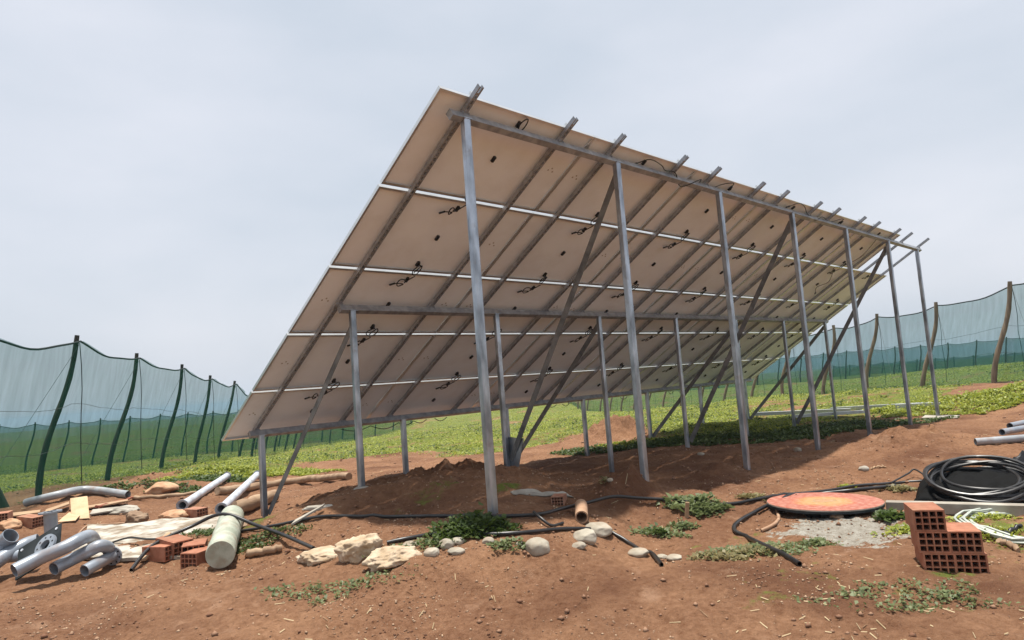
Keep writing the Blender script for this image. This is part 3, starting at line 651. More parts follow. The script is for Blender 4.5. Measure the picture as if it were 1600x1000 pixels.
for i, (px, py, w, hr, lb) in enumerate([(492, 884, 80, .42, 'crumbly pale limestone lump at the left of the broken heap'), (560, 880, 74, .66, 'tallest crumbly limestone lump in the middle of the broken heap'), (612, 888, 90, .45, 'wide crumbly limestone lump at the right of the broken heap')]):
    rock(px, py, w, hr, M['rough'], lb, 'broken limestone lumps', seed=40 + i, rough=.24, sub=5, freq=2.2, crack=6)
rock(266, 814, 44, .42, M['rockor'], 'rough orange earth lump below the first white pole', seed=51, rough=.2, sub=5, crack=4)
rock(206, 820, 36, .75, M['rockdk'], 'pointed brown rock beside the dusty cement sheet', seed=52, rough=.22, sub=5, crack=3)
rock(180, 806, 62, .28, M['conc'], 'long pale rubble slab behind the pointed brown rock', seed=53, rough=.2, sub=5, crack=4, dr=.5)
rock(8, 830, 34, .7, M['rockor'], 'tan earth lump at the left edge behind the pipes', seed=54, rough=.2, sub=5, crack=3)
rock(245, 772, 50, .45, M['rockor'], 'smooth tan earth lump near the foot of the net fence', seed=55, rough=.14, sub=4)
rock(372, 826, 26, .4, M['rockdk'], 'low brown stone behind the top of the white ribbed roll', seed=56, rough=.2)
rock(500, 800, 70, .16, M['conc'], 'thin grey stone slab on the slope of the mound', seed=57, rough=.22, sub=4, crack=3, dr=.3)
rock(1352, 737, 17, .6, M['conc'], 'white block fragment alone on the sunlit soil', seed=58, rough=.05)
rock(345, 838, 22, .6, M['wood'], 'broken chunk of pale wood beside the orange bricks', seed=59, rough=.2, crack=3, name='wood_chunk', cat='wood')
rock(1310, 812, 22, .35, M['rockdk'], 'crumpled dry leaf litter under the front edge of the round board', seed=60, rough=.35, crack=6, name='leaf_litter', cat='litter')

# hoses on the ground
def hose(name, px, r, m, label, cat='hose', lift=.0, n=6):
    P = []
    for q in px:
        g_ = G(q[0], q[1]); P.append(Vector((g_.x, g_.y, g_.z + r + (q[2] if len(q) > 2 else lift))))
    P = spline(P, n)
    P = [Vector((p.x, p.y, max(p.z, h1(p.x, p.y) + r * .5))) for p in P]
    o = MB().tube(P, r, 10, wall=r * .25).build(name, m); smooth_by_angle(o); return tag(o, label, cat)
hose('black_hose', [(205, 894), (240, 872, .1), (300, 850, .14), (350, 842, .22), (400, 843, .12), (440, 850, .05), (490, 860), ], .017, M['hose'], 'short black hose arching over the white ribbed roll')
hose('black_hose', [(376, 834), (430, 826), (470, 816), (510, 809), (600, 810), (690, 810), (770, 812), (840, 809), (880, 803, .03), (920, 797, .05), (960, 792, .07), (1000, 790, .05), (1040, 788), (1090, 791), (1140, 792), (1185, 785), (1215, 777), (1290, 770), (1340, 763), (1400, 757), (1458, 753)], .0155, M['hose'], 'long black hose running across the soil past the tall posts to the coil')
hose('black_hose', [(605, 852), (640, 845), (690, 839), (760, 838), (820, 835), (886, 832), (940, 836), (965, 842), (985, 854), (1003, 864), (1020, 872), (1034, 886)], .0155, M['hose'], 'black hose partly buried behind the foreground cobbles')
hose('black_hose', [(1400, 762), (1340, 768), (1270, 776), (1212, 790), (1175, 806), (1152, 820), (1148, 832), (1170, 844), (1195, 856), (1225, 872), (1250, 886)], .018, M['hose'], 'thick black hose bending sharply beside the round board')
hose('grey_tube', [(1214, 800), (1217, 814), (1208, 825), (1190, 832)], .015, M['clay'], 'short muddy curved tube inside the bend of the thick hose', 'tube')
hose('black_hose', [(1392, 758), (1420, 750, .05), (1432, 746, .08), (1456, 753)], .010, M['hose'], 'thin black lead rising in a hump beside the pipe coil')
hose('thin_rod', [(835, 812, .04), (845, 820, .03), (862, 824), (880, 822)], .012, M['hose'], 'short curved black offcut left of the clay pipe', 'offcut')
hose('thin_cable', [(100, 868), (130, 836, .05), (150, 826, .03), (190, 820), (225, 816)], .012, M['clay'], 'muddy thin cable along the far edge of the cement sheet', 'cable')
hose('thin_cable', [(165, 858, .03), (200, 850, .04), (230, 852, .04), (262, 850, .04)], .010, M['hose'], 'thin black cable lying across the dusty cement sheet', 'cable')

# clay pipe piece, conduit, poles, logs
def gp(px, py, dz=0): g_ = G(px, py); return Vector((g_.x, g_.y, g_.z + dz))
a = gp(910, 822, .075); b = a + Vector((MF[0] * .34, MF[1] * .34, .04)) + Vector((MR[0], MR[1], 0)) * .03
o = MB().tube([a - Vector((0, 0, .02)), b - Vector((0, 0, .02))], .056, 20, .011).build('clay_pipe', M['clay']); smooth_by_angle(o); tag(o, 'short brown clay pipe with open end behind the cobbles', 'pipe')
a = gp(40, 793, .07); mid1 = gp(90, 784, .10); mid2 = gp(135, 777, .12); b = gp(200, 779, .05)
curved('grey_conduit', [a, mid1, mid2, b], .062, M['pvc'], 'long curved grey plastic pipe with open dark end below the left net', 'pipe', wall=.006, seg=18)
for (q0, q1, lb) in [((285, 797), (355, 754), 'pale grey steel pole lying on the soil, left one of two'), ((346, 803), (402, 752), 'pale grey steel pole lying on the soil, right one of two')]:
    a = gp(*q0, .06); b = gp(*q1, .12); e = empty('steel_pole', a); tag(e, lb, 'pole', 'steel poles lying on the ground')
    d = b - a; o = MB().tube([Vector((0, 0, 0)), d], .058, 18, .006).build('tube', M['white'], e); smooth_by_angle(o)
    o = MB().tube([Vector((0, 0, 0)) - d.normalized() * .012, d.normalized() * .02], .082, 18, .024).build('flange', M['greypipe'], e); smooth_by_angle(o)
    o = MB().tube([d - d.normalized() * .01, d + d.normalized() * .012], .078, 18).build('flange', M['greypipe'], e); smooth_by_angle(o)
def log(name, P, r, m, label, cat='log'):
    P = spline([Vector(p) for p in P], 5); n = len(P)
    for i, p in enumerate(P): p.x += .012 * math.sin(i * 1.9); p.z += .01 * math.cos(i * 2.3)
    o = MB().tube(P, [r * (1.05 - .2 * i / n) * (1 + .05 * math.sin(i * 1.3)) for i in range(n)], 12).build(name, m); smooth_by_angle(o, 50); return tag(o, label, cat)
log('log', [gp(340, 774, .06), gp(400, 766, .06), gp(470, 757, .06), gp(546, 750, .06)], .062, M['log'], 'long thin log lying along the edge of the weeds')
log('log', [gp(366, 806, .08), gp(396, 797, .09), gp(430, 784, .09)], .095, M['log'], 'thick short log beside the first low post')
log('branch', [gp(210, 782, .03), gp(260, 778, .03), gp(320, 772, .03)], .03, M['log'], 'thin bare branch on the soil behind the white poles', 'branch')
log('branch', [gp(385, 872, .03), gp(415, 868, .03), gp(440, 864, .03)], .035, M['log'], 'short branch beside the lower end of the white ribbed roll', 'branch')
log('stick', [gp(1562, 852, .02), gp(1578, 856, .02), gp(1592, 866, .02)], .022, M['log'], 'short pale stick at the right of the brick stack', 'stick')
log('stick', [gp(1566, 845, .02), gp(1580, 838, .03), gp(1596, 830, .04)], .018, M['plastic'], 'black charred stick below the pale hose coil', 'stick')
log('red_rod', [gp(150, 796, .03), gp(180, 789, .03), gp(215, 780, .03)], .02, M['redrod'], 'rusty red rod lying beside the cardboard', 'rod')
log('twig', [gp(1362, 736, .01), gp(1372, 733, .02), gp(1384, 731, .01)], .012, M['wood'], 'dark twig beside the white block fragment', 'twig')
# planks and cardboard
def slab(name, q, th, m, label, cat, sub=8, rough=.01, lift=None):
    """irregular thin slab through four pixel-picked ground corners with heights"""
    P = [gp(x, y, z) for x, y, z in q]; V = []; n = sub
    for side in (0, 1):
        for i in range(n + 1):
            for j in range(n + 1):
                u, v = i / n, j / n; p = P[0] * (1 - u) * (1 - v) + P[1] * u * (1 - v) + P[2] * u * v + P[3] * (1 - u) * v
                nz_ = rough * 2 * float(fbm(np.array([p.x * 3]), np.array([p.y * 3]), 3, 7)[0])
                e_ = .03 * (math.sin(v * 9 + u) * (u in (0, 1)) + math.sin(u * 11) * (v in (0, 1))) * (rough > .012)
                V.append((p.x + e_, p.y + e_ * .5, p.z + nz_ + (th if side else 0)))
    k = (n + 1) ** 2; F = []
    for i in range(n):
        for j in range(n):
            a = i * (n + 1) + j; q_ = (a, a + n + 1, a + n + 2, a + 1); F.append(q_[::-1]); F.append(tuple(x + k for x in q_))
    ed = [(i, i + 1) for i in range(n)] + [(i * (n + 1) + n, (i + 1) * (n + 1) + n) for i in range(n)] + [(n * (n + 1) + i + 1, n * (n + 1) + i) for i in range(n)] + [((i + 1) * (n + 1), i * (n + 1)) for i in range(n)]
    for a, b in ed: F.append((a, b, b + k, a + k))
    o = mesh(name, V, F, m); return tag(o, label, cat)
slab('cement_sheet', [(100, 884, .02), (335, 874, .01), (345, 812, .02), (135, 830, .03)], .03, M['sheet'], 'large dusty cement coated sheet lying behind the pipe pile', 'sheet', 26, .055)
slab('cardboard', [(112, 813, .0), (140, 813, .02), (137, 800, .22), (110, 802, .20)], .006, M['cardboard'], 'square piece of cardboard propped up on the rubble', 'cardboard', 4, .006)
slab('cardboard', [(90, 820, .03), (118, 818, .03), (129, 808, .05), (108, 808, .05)], .008, M['cardboard'], 'torn flat piece of cardboard in front of the propped square', 'cardboard', 4, .01)
for q, lb in [([(0, 812, .0), (62, 806, .03), (64, 803, .03), (0, 808, .02)], 'brown plank on the rubble at the left edge'), ([(20, 826, .02), (52, 818, .05), (50, 814, .05), (18, 820, .03)], 'short splintered plank left of the upright flanged pipe'), ([(128, 800, .03), (200, 790, .05), (200, 787, .05), (130, 796, .03)], 'long dark plank pointing from the cardboard to the right'), ([(70, 806, .03), (108, 797, .06), (108, 793, .06), (72, 802, .04)], 'narrow plank behind the upright flanged pipe'), ([(215, 882, .03), (262, 845, .07), (268, 847, .07), (228, 884, .03)], 'thin splintered lath slanting beside the orange bricks'), ([(140, 808, .02), (205, 802, .06), (205, 798, .06), (145, 803, .04)], 'pale weathered board under the rubble slab'), ([(455, 822, .0), (505, 803, .05), (508, 800, .05), (462, 818, .02)], 'weathered grey board on the slope of the mound'), ([(1440, 655, .01), (1496, 655, .01), (1500, 651, .01), (1446, 651, .01)], 'pale flat slab at the foot of the last tall post')]:
    slab('plank', q, .018, M['wood'] if 'grey' not in lb and 'pale' not in lb else M['conc'], lb, 'plank', 5, .008)
# white ribbed roll
a = gp(345, 893, .13); b = gp(364, 826, .13); d = b - a; P = []; rr = []
for i in range(64):
    t = i / 63; P.append(a.lerp(b, t)); rr.append(.118 + .004 * math.sin(t * 60) + .003 * math.sin(t * 17) - (.05 if i == 63 else .02 if i == 62 else 0))
o = MB().tube(P, rr, 26).build('ribbed_roll', M['sack']); smooth_by_angle(o, 50); tag(o, 'thick pale green white ribbed roll lying under the black hose', 'roll')

# steel pipes in the lower-left pile
def dirv(az, el): # az relative to view: 0 = away, 90 = right
    f_ = Vector((MF[0], MF[1], 0)).normalized(); r_ = Vector((f_.y, -f_.x, 0)); a_ = R_(az); e_ = R_(el)
    return (f_ * math.cos(a_) + r_ * math.sin(a_)) * math.cos(e_) + Vector((0, 0, math.sin(e_)))
def flange(e, p, n, r, bore, th=.018, m=None, bolts=8):
    n = n.normalized(); o = MB().tube([p - n * th / 2, p + n * th / 2], r, 28, r - bore).build('flange', m or M['greypipe'], e); smooth_by_angle(o)
    u = n.orthogonal().normalized(); w = n.cross(u); mb = MB()
    for k in range(bolts):
        a_ = 2 * math.pi * k / bolts; q = p + (u * math.cos(a_) + w * math.sin(a_)) * (r + bore) / 2
        mb.tube([q - n * (th / 2 + .001), q + n * (th / 2 + .001)], .009, 8)
    mb.build('bolt_hole', M['dark'], o)
def spipe(pts, r, label, fl=(), name='steel_pipe', m=None, n=5, wall=.005):
    e = empty(name, pts[0]); tag(e, label, 'pipe', 'grey steel pipes in the lower left pile'); q = [Vector(p) - Vector(pts[0]) for p in pts]
    o = MB().tube(spline(q, n), r, 24, wall).build('tube', m or M['greypipe'], e); smooth_by_angle(o)
    S = spline(q, n)
    for which, fr, bo in fl:
        if which == 0: flange(e, S[0], S[0] - S[1], fr, bo)
        else: flange(e, S[-1], S[-1] - S[-2], fr, bo)
    return e
ub = G(81, 848, .08); ut = Vector((ub.x, ub.y, ub.z)) + Vector((-.01, .01, .33))
spipe([ub, ut], .068, 'upright grey steel pipe with a wide flange on top', [(1, .115, .066)])
def gl(L_): return [G(*q) for q in L_]
spipe(gl([(22, 892, .17), (60, 876, .22), (100, 857, .27), (128, 844, .31), (142, 842, .28), (150, 853, .14)]), .058, 'long grey pipe, upper one of the two slanting pipes below the plate', [])
spipe(gl([(84, 890, .12), (112, 878, .15), (140, 864, .20), (156, 855, .22), (168, 857, .19), (173, 869, .07)]), .056, 'long grey pipe, lower one of the two slanting pipes below the plate', [])
spipe(gl([(132, 892, .08), (155, 882, .09), (176, 872, .09)]), .052, 'short grey pipe at the right end of the pipe pile', [(1, .085, .05)])
spipe(gl([(-30, 878, .20), (0, 853, .28), (17, 839, .36)]), .072, 'stout grey pipe with dark open mouth at the left edge', [])
spipe(gl([(-20, 890, .14), (10, 868, .20), (40, 853, .25), (60, 846, .27)]), .064, 'pale grey pipe lying between the stout pipe and the plate', [(0, .10, .06)])
spipe(gl([(-40, 890, .15), (0, 873, .17), (32, 868, .17)]), .055, 'dusty lilac grey pipe at the bottom left corner', [])
# square base plate with flange ring
P0 = G(96, 820.5, .42); d0 = (P0 - Vector(CAM)).dot(Vector(MF)); P1 = at(39, 853, d0 - .02); P2 = at(148, 845, d0 - .30)
ux = (P1 - P0).normalized(); uy = (P2 - P0); uy = (uy - ux * uy.dot(ux)).normalized(); un = ux.cross(uy)
if un.dot(Vector(CAM) - P0) < 0: un = -un
e = empty('base_plate', P0); tag(e, 'dark square steel plate with a round pale flange ring, propped on the pipes', 'plate')
cc = ux * .22 + uy * .17; RB = Matrix((ux, uy, un)).transposed()
MB().box(cc, (.44, .34, .014), RB).build('plate', M['greydark'], e)
mb = MB()
for sx in (-1, 1):
    for sy in (-1, 1): q = cc + ux * .18 * sx + uy * .13 * sy; mb.tube([q, q + un * .014], .013, 8)
mb.build('bolt', M['white'], e)
dq = Vector(ray(77, 855)); kq = (P0 - Vector(CAM)).dot(un) / dq.dot(un); rc_ = Vector(CAM) + dq * kq - P0
flange(e, rc_ + un * .04, un, .105, .05, .02)
o = MB().tube([rc_ + un * .008, rc_ + un * .045], .056, 20, .006).build('collar', M['greypipe'], e)

# round painted board
cb_ = gp(1290, 800, 0); bd = (cb_ - Vector(CAM)).dot(Vector(MF))
e = empty('round_board', (0, 0, 0)); fb = gp(1291, 815); hd = Vector((fb.x - CAM[0], fb.y - CAM[1], 0)).normalized(); ctr_ = fb + hd * .51; ctr_.z = fb.z + .075; bd = (fb - Vector(CAM)).dot(Vector(MF))
tr = Matrix.Rotation(vz + .0, 3, 'Z') @ Matrix.Rotation(R_(-.5), 3, 'X') @ Matrix.Rotation(R_(1.0), 3, 'Y')
e.matrix_world = Matrix.Translation(ctr_) @ tr.to_4x4(); tag(e, 'round red board with a worn orange and yellow centre lying on low supports', 'board')
def oval(rx, ry, z0, z1, n=72, pt=.0):
    V = []
    for z in (z0, z1):
        for k in range(n):
            a_ = 2 * math.pi * k / n; x = rx * math.cos(a_); y = ry * math.sin(a_); 
            V.append((x * (1 + pt * max(0, math.cos(a_)) ** 6), y, z))
    return V, [(k, (k + 1) % n, n + (k + 1) % n, n + k) for k in range(n)] + [tuple(range(n))[::-1], tuple(range(n, 2 * n))]
def redmat():
    m = bpy.data.materials.new('painted board'); m.use_nodes = True; t = m.node_tree; b_ = t.nodes['Principled BSDF']; b_.inputs['Roughness'].default_value = .55
    c = N(t, 'ShaderNodeTexCoord'); n = N(t, 'ShaderNodeTexNoise'); n.inputs['Scale'].default_value = 5; n.inputs['Detail'].default_value = 7; t.links.new(c.outputs['Object'], n.inputs[0])
    mpn = N(t, 'ShaderNodeMapping'); mpn.inputs['Scale'].default_value = (2.2, 2.3, 0); t.links.new(c.outputs['Object'], mpn.inputs[0])
    ln = N(t, 'ShaderNodeVectorMath', operation='LENGTH'); t.links.new(mpn.outputs[0], ln.inputs[0])
    ad = N(t, 'ShaderNodeMath', operation='MULTIPLY_ADD'); ad.inputs[1].default_value = .55; t.links.new(n.outputs[0], ad.inputs[0]); t.links.new(ln.outputs['Value'], ad.inputs[2])
    r = N(t, 'ShaderNodeValToRGB'); el = r.color_ramp.elements
    el[0].position = .0; el[0].color = (.36, .20, .09, 1); el[1].position = 1.0; el[1].color = (.34, .095, .06, 1)
    for p_, c_2 in ((.42, (.38, .20, .09, 1)), (.50, (.30, .20, .08, 1)), (.55, (.42, .22, .07, 1)), (.62, (.40, .24, .08, 1)), (.68, (.40, .21, .065, 1)), (.82, (.38, .17, .06, 1)), (.90, (.38, .10, .055, 1))):
        q = el.new(p_); q.color = c_2
    t.links.new(ad.outputs[0], r.inputs[0])
    n2 = N(t, 'ShaderNodeTexNoise'); n2.inputs['Scale'].default_value = 22; n2.inputs['Detail'].default_value = 6; t.links.new(c.outputs['Object'], n2.inputs[0])
    r2 = N(t, 'ShaderNodeValToRGB'); r2.color_ramp.elements[0].position = .42; r2.color_ramp.elements[1].position = .68; r2.color_ramp.elements[0].color = (0, 0, 0, 1); r2.color_ramp.elements[1].color = (.5, .5, .5, 1); t.links.new(n2.outputs[0], r2.inputs[0])
    mx2 = N(t, 'ShaderNodeMix', data_type='RGBA'); mx2.inputs[7].default_value = (.55, .36, .27, 1); t.links.new(r2.outputs[0], mx2.inputs[0]); t.links.new(r.outputs[0], mx2.inputs[6]); t.links.new(mx2.outputs[2], b_.inputs['Base Color'])
    return m
M['board'] = redmat()
rx = 169 / 2 / FPX * bd * 1.07
V, F = oval(rx, .50, -.012, .0); mesh('painted_face', V, F, M['board'], e)
V, F = oval(rx + .003, .503, -.034, -.0125); o = mesh('rim', V, F, M['greydark'], e); V, F = oval(rx + .002, .502, -.0122, -.003); mesh('edge_band', V, F, M['conc'], e)
mb = MB(); mb.box((-.22, -.05, -.12), (.10, .5, .14)); mb.box((.25, .05, -.12), (.10, .5, .14)); mb.build('support', M['dark'], e)

# black pipe coil
cc_ = gp(1537, 797); bd = (cc_ - Vector(CAM)).dot(Vector(MF)); hd = Vector((cc_.x - CAM[0], cc_.y - CAM[1], 0)).normalized(); cen = Vector((cc_.x, cc_.y, h1(cc_.x, cc_.y))) + hd * .46
RC = 70 / FPX * bd * 1.06
P = []; rg = random.Random(8); turns = 9
fw = hd; rt = Vector((fw.y, -fw.x, 0)); up_t = (fw * math.cos(R_(16)) + Vector((0, 0, math.sin(R_(16))))); nn_ = rt.cross(up_t)
for i in range(turns * 30):
    a_ = 2 * math.pi * i / 30; k = i / 30; lay = k / turns
    rr_ = RC * (1.0 - .12 * (.5 + .5 * math.sin(k * 1.9)) - .03 * math.sin(k * 5.3)) + .010 * math.sin(a_ * 3 + k); zz = .13 * lay + .016 * math.sin(a_ * 2 + k * 2.3)
    ox = .05 * math.sin(k * 2.7); oy = .05 * math.cos(k * 1.7)
    P.append(cen + rt * (rr_ * math.cos(a_) + ox) + up_t * (rr_ * math.sin(a_) + oy) + nn_ * zz + Vector((0, 0, .14)))
o = MB().tube(P, .0155, 8).build('pipe_coil', M['hose'], None); smooth_by_angle(o); tag(o, 'large coil of black plastic pipe at the right behind the brick stack', 'coil')
e = o
pl = []
for k in range(40):
    a_ = 2 * math.pi * k / 40; rr_ = RC * .93; pl.append((cen.x + rr_ * math.cos(a_), cen.y + rr_ * math.sin(a_)))
# dark plastic sheet heaped inside and behind the coil
def crumple(name, pc, sx, sy, hz, m, label, cat, seed, n=36, amp=.5, rot=0.0):
    V = []; F = []
    for i in range(n + 1):
        for j in range(n + 1):
            u, v = i / n * 2 - 1, j / n * 2 - 1; rr_ = math.hypot(u, v)
            ca, sa = math.cos(rot), math.sin(rot); x = u * sx; y = v * sy; X_ = pc[0] + x * ca - y * sa; Y_ = pc[1] + x * sa + y * ca
            f_ = float(fbm(np.array([u * 2.5 + seed]), np.array([v * 2.5]), 4, seed)[0]); edge = max(0, 1 - max(abs(u), abs(v)) ** 3)
            V.append((X_ + .04 * f_, Y_, h1(X_, Y_) + .008 + max(0, hz * edge * (.6 + amp * 2 * f_))))
    for i in range(n):
        for j in range(n): a_ = i * (n + 1) + j; F.append((a_, a_ + n + 1, a_ + n + 2, a_ + 1))
    o = mesh(name, V, F, m); md = o.modifiers.new('solid', 'SOLIDIFY'); md.thickness = .004; smooth_by_angle(o, 30); return tag(o, label, cat)
M['matteblack'] = mat('matte black sheet', (.006, .006, .006), .8, spec=.1)
crumple('plastic_sheet', (cen.x + hd.x * .30, cen.y + hd.y * .30), .56, .62, .36, M['matteblack'], 'black plastic sheet heaped inside and behind the pipe coil', 'plastic sheet', 3, amp=.25, rot=math.atan2(hd.y, hd.x) - math.pi / 2)
q = gp(1600, 760); crumple('plastic_sheet', (q.x + .75, q.y - .35), .8, .45, .22, M['plastic'], 'shiny black plastic sheet at the right edge below the black bag', 'plastic sheet', 5, rot=-.6)
q = gp(1596, 742); crumple('black_bag', (q.x + .1, q.y - .1), .40, .22, .26, M['plastic'], 'crumpled shiny black bag behind the pipe coil', 'bag', 9, rot=-.7, amp=.9)
# concrete kerb strip and pale hose coil
a = gp(1386, 798, .03); b = gp(1690, 806, .03); d = b - a
o = MB().box((a + b) / 2, (d.length, .11, .09), Matrix.Rotation(math.atan2(d.y, d.x), 3, 'Z')).build('kerb_stone', M['conc']); tag(o, 'long low concrete kerb under the pipe coil', 'kerb')
cc_ = gp(1602, 824); P = []
for i in range(7 * 24):
    a_ = 2 * math.pi * i / 24; k = i / 24; rr_ = .36 + .03 * math.sin(k * 2.2) + .012 * k
    x, y = cc_.x + rr_ * 1.15 * math.cos(a_) + .03 * math.sin(k * 3), cc_.y + rr_ * math.sin(a_); P.append((x, y, h1(x, y) + .015 + .006 * k + .012 * math.sin(a_ * 2 + k)))
o = MB().tube(P, .010, 6).build('hose_coil', M['whitecoil']); smooth_by_angle(o); tag(o, 'loose coil of pale thin hose on the grass at the right edge', 'coil')
hose('black_hose', [(1600, 786, .1), (1585, 790, .05), (1565, 800), (1530, 801), (1505, 800)], .015, M['hose'], 'free end of black pipe curling over the kerb below the coil')
# grey pipes at the right edge
for q0, q1, z0, z1, rr_, lb, m in [((1525, 697), (1660, 690), .05, .08, .05, 'dark grey square ended pipe lowest in the pile at the right edge', M['pvc']), ((1568, 693), (1680, 676), .14, .20, .045, 'pale grey pipe in the middle of the pile at the right edge', M['greypipe']), ((1580, 681), (1680, 664), .14, .2, .05, 'pale grey pipe with open end on top of the pile at the right edge', M['greypipe'])]:
    a = gp(*q0, z0); b = a + (gp(*q1, z1) - a).normalized() * 2.2
    o = MB().tube([a, b], rr_, 16, .006).build('steel_pipe', m); smooth_by_angle(o); tag(o, lb, 'pipe', 'grey pipes at the right edge')
# fallen channels in the weeds
for q0, q1, lb, w in [((1180, 653), (1330, 647), 'long pale steel channel lying in the weeds behind the far braces', .09), ((1300, 645), (1445, 638), 'long pale steel channel lying in the weeds behind the sixth tall post', .09), ((1400, 643), (1470, 640), 'short dark sided steel channel ending at the last tall post', .16), ((1240, 657), (1350, 650), 'narrow steel channel nearest the shaded weeds', .07)]:
    a = gp(*q0, .10); b = gp(*q1, .10); d = b - a
    o = MB().box((a + b) / 2, (d.length, .14, w), Matrix.Rotation(math.atan2(d.y, d.x), 3, 'Z') @ Matrix.Rotation(-math.asin(max(-1, min(1, d.z / d.length))), 3, 'Y')).build('steel_channel', M['palestrip']); tag(o, lb, 'channel', 'steel channels in the weeds')
# little stakes
for px, py, hh, lb in [(1073, 811, .10, 'small dark wooden stake near the leafy weed'), (1461, 752, .16, 'dark stake standing left of the pipe coil')]:
    p = gp(px, py); o = MB().box((0, 0, 0), (.035, .02, .2 + hh)).build('stake', M['wood']); o.location = p + Vector((0, 0, hh / 2 - .06)); o.rotation_euler = (.1, .12, vz); tag(o, lb, 'stake')
crumple('cement_bag', tuple(gp(848, 778))[:2], .32, .03, .05, M['conc'], 'flattened pale strip of sacking beside the single hollow brick', 'sacking', 12, 18, rot=-.5)

# ================================================================== VEGETATION
def leaf_mesh(cx, cy, cz, n, spread, size, hgt, rngn, narrow=.35):
    """arrays of clump centres -> folded leaf pairs of triangles"""
    K = len(cx); a = rngn.uniform(0, 2 * np.pi, (K, n)); rad = spread[:, None] * np.sqrt(rngn.uniform(0, 1, (K, n)))
    bx = cx[:, None] + rad * np.cos(a); by = cy[:, None] + rad * np.sin(a); bz = cz[:, None] + hgt[:, None] * rngn.uniform(0, 1, (K, n)) * (1 - .6 * rad / (spread[:, None] + 1e-6))
    L_ = size[:, None] * rngn.uniform(.6, 1.3, (K, n)); yaw = a + rngn.normal(0, .8, (K, n)); el = rngn.uniform(.05, 1.15, (K, n))
    dx = np.cos(yaw) * np.cos(el); dy = np.sin(yaw) * np.cos(el); dz = np.sin(el); px = -np.sin(yaw); py = np.cos(yaw); w = L_ * narrow * rngn.uniform(.7, 1.3, (K, n))
    tw = rngn.normal(0, .4, (K, n))
    v0 = np.stack([bx, by, bz], -1); m_ = np.stack([dx, dy, dz], -1) * L_[..., None]; s = np.stack([px, py, tw], -1) * w[..., None]
    v1 = v0 + m_ * .5 + s; v2 = v0 + m_ + np.array([0, 0, -1.0]) * (L_ * .25)[..., None]; v3 = v0 + m_ * .5 - s
    V = np.stack([v0, v1, v2, v3], 2).reshape(-1, 3)
    q = np.arange(len(V) // 4) * 4
    return V, np.stack([q, q + 1, q + 2, q + 3], -1)
def big_mesh(name, V, F, m):
    me = bpy.data.meshes.new(name); me.vertices.add(len(V)); me.vertices.foreach_set('co', V.astype(np.float32).ravel())
    me.loops.add(F.size); me.loops.foreach_set('vertex_index', F.ravel().astype(np.int32)); me.polygons.add(len(F)); me.polygons.foreach_set('loop_start', np.arange(len(F)) * F.shape[1])
    me.update(calc_edges=True); me.materials.append(m); o = bpy.data.objects.new(name, me); col.objects.link(o); return o
def scatter(name, count, rmin, rmax, m, label, size, hgt, n=6, spread=.12, dens_lo=.35, seed=1, cut=None, narrow=.35, power=1.0, azr=44):
    g_ = np.random.default_rng(seed); az = np.radians(g_.uniform(-azr, azr, count) + azc); u = g_.uniform(0, 1, count)
    rad = rmin * (rmax / rmin) ** (u ** power); x = CAM[0] + rad * np.cos(az); y = CAM[1] + rad * np.sin(az)
    gm = grass_mask(x, y); dn = np.clip((gm - dens_lo) * 1.6, 0, 1) * np.clip(.62 + 3.4 * fbm(x * .55, y * .8, 4, 33), .02, 1)
    if cut is not None: dn = cut(x, y, dn)
    k = g_.uniform(0, 1, count) < dn; x, y, rad = x[k], y[k], rad[k]
    z = H(x, y); f_ = 1 + np.clip((rad - 16) / 40, 0, 1.3)
    V, F = leaf_mesh(x, y, z, n, spread * f_, size * f_, hgt * f_ * np.clip(.6 + 2.5 * fbm(x * 1.3, y * 1.3, 3, 44), .3, 1.8), g_, narrow)
    o = big_mesh(name, V, F, m); return tag(o, label, 'weeds', None, 'stuff')
scatter('field_weeds', 120000, 9.5, 75, M['leaf'], 'bright green low weeds covering the field behind the panels', .042, .09, 6, .12, .30, 2)
scatter('field_weeds', 26000, 9.5, 60, M['leafdk'], 'darker green weeds mixed through the field behind the panels', .06, .10, 6, .14, .30, 3, lambda x, y, d: d * np.clip(.4 + 3 * fbm(x * .35, y * .35, 3, 61), 0, 1))
scatter('dry_grass', 9000, 9.5, 40, M['drygrass'], 'straw coloured dry grass thin among the field weeds', .09, .04, 4, .10, .2, 4, lambda x, y, d: np.clip(d * .6, 0, 1), .10)
# bank of taller weeds at particular places
def bank(px, py, rx, ry, k, m, size, hgt, seed, name, label, cat='plant', n=8, dens=1.0):
    p = G(px, py); g_ = np.random.default_rng(seed); a = g_.uniform(0, 2 * np.pi, k); r_ = np.sqrt(g_.uniform(0, 1, k)) * (1 + .25 * np.sin(3 * a + seed)); X_ = r_ * np.cos(a) * rx; Y_ = r_ * np.sin(a) * ry
    ca, sa = math.cos(vz), math.sin(vz); x = p.x + X_ * ca - Y_ * sa; y = p.y + X_ * sa + Y_ * ca; z = H(x, y)
    V, F = leaf_mesh(x, y, z, n, np.full(k, .06), np.full(k, size), hgt * (1.15 - np.minimum(r_, 1)) * g_.uniform(.5, 1.2, k), g_)
    V[:, 0] -= p.x; V[:, 1] -= p.y; V[:, 2] -= p.z
    o = big_mesh(name, V, F, m); o.location = p; return tag(o, label, cat, None, 'stuff' if name == 'low_weed' else None)
bank(742, 828, .30, .16, 110, M['leafdk'], .055, .20, 1, 'leafy_bush', 'dark green leafy bush at the foot of the first tall post')
bank(715, 838, .30, .12, 60, M['leafdk'], .045, .10, 2, 'low_weed', 'low dark weed spreading left of the leafy bush')
bank(1083, 792, .30, .15, 90, M['leafgrey'], .065, .09, 3, 'leafy_weed', 'pale leafy weed clump crossed by the long hose', n=7)
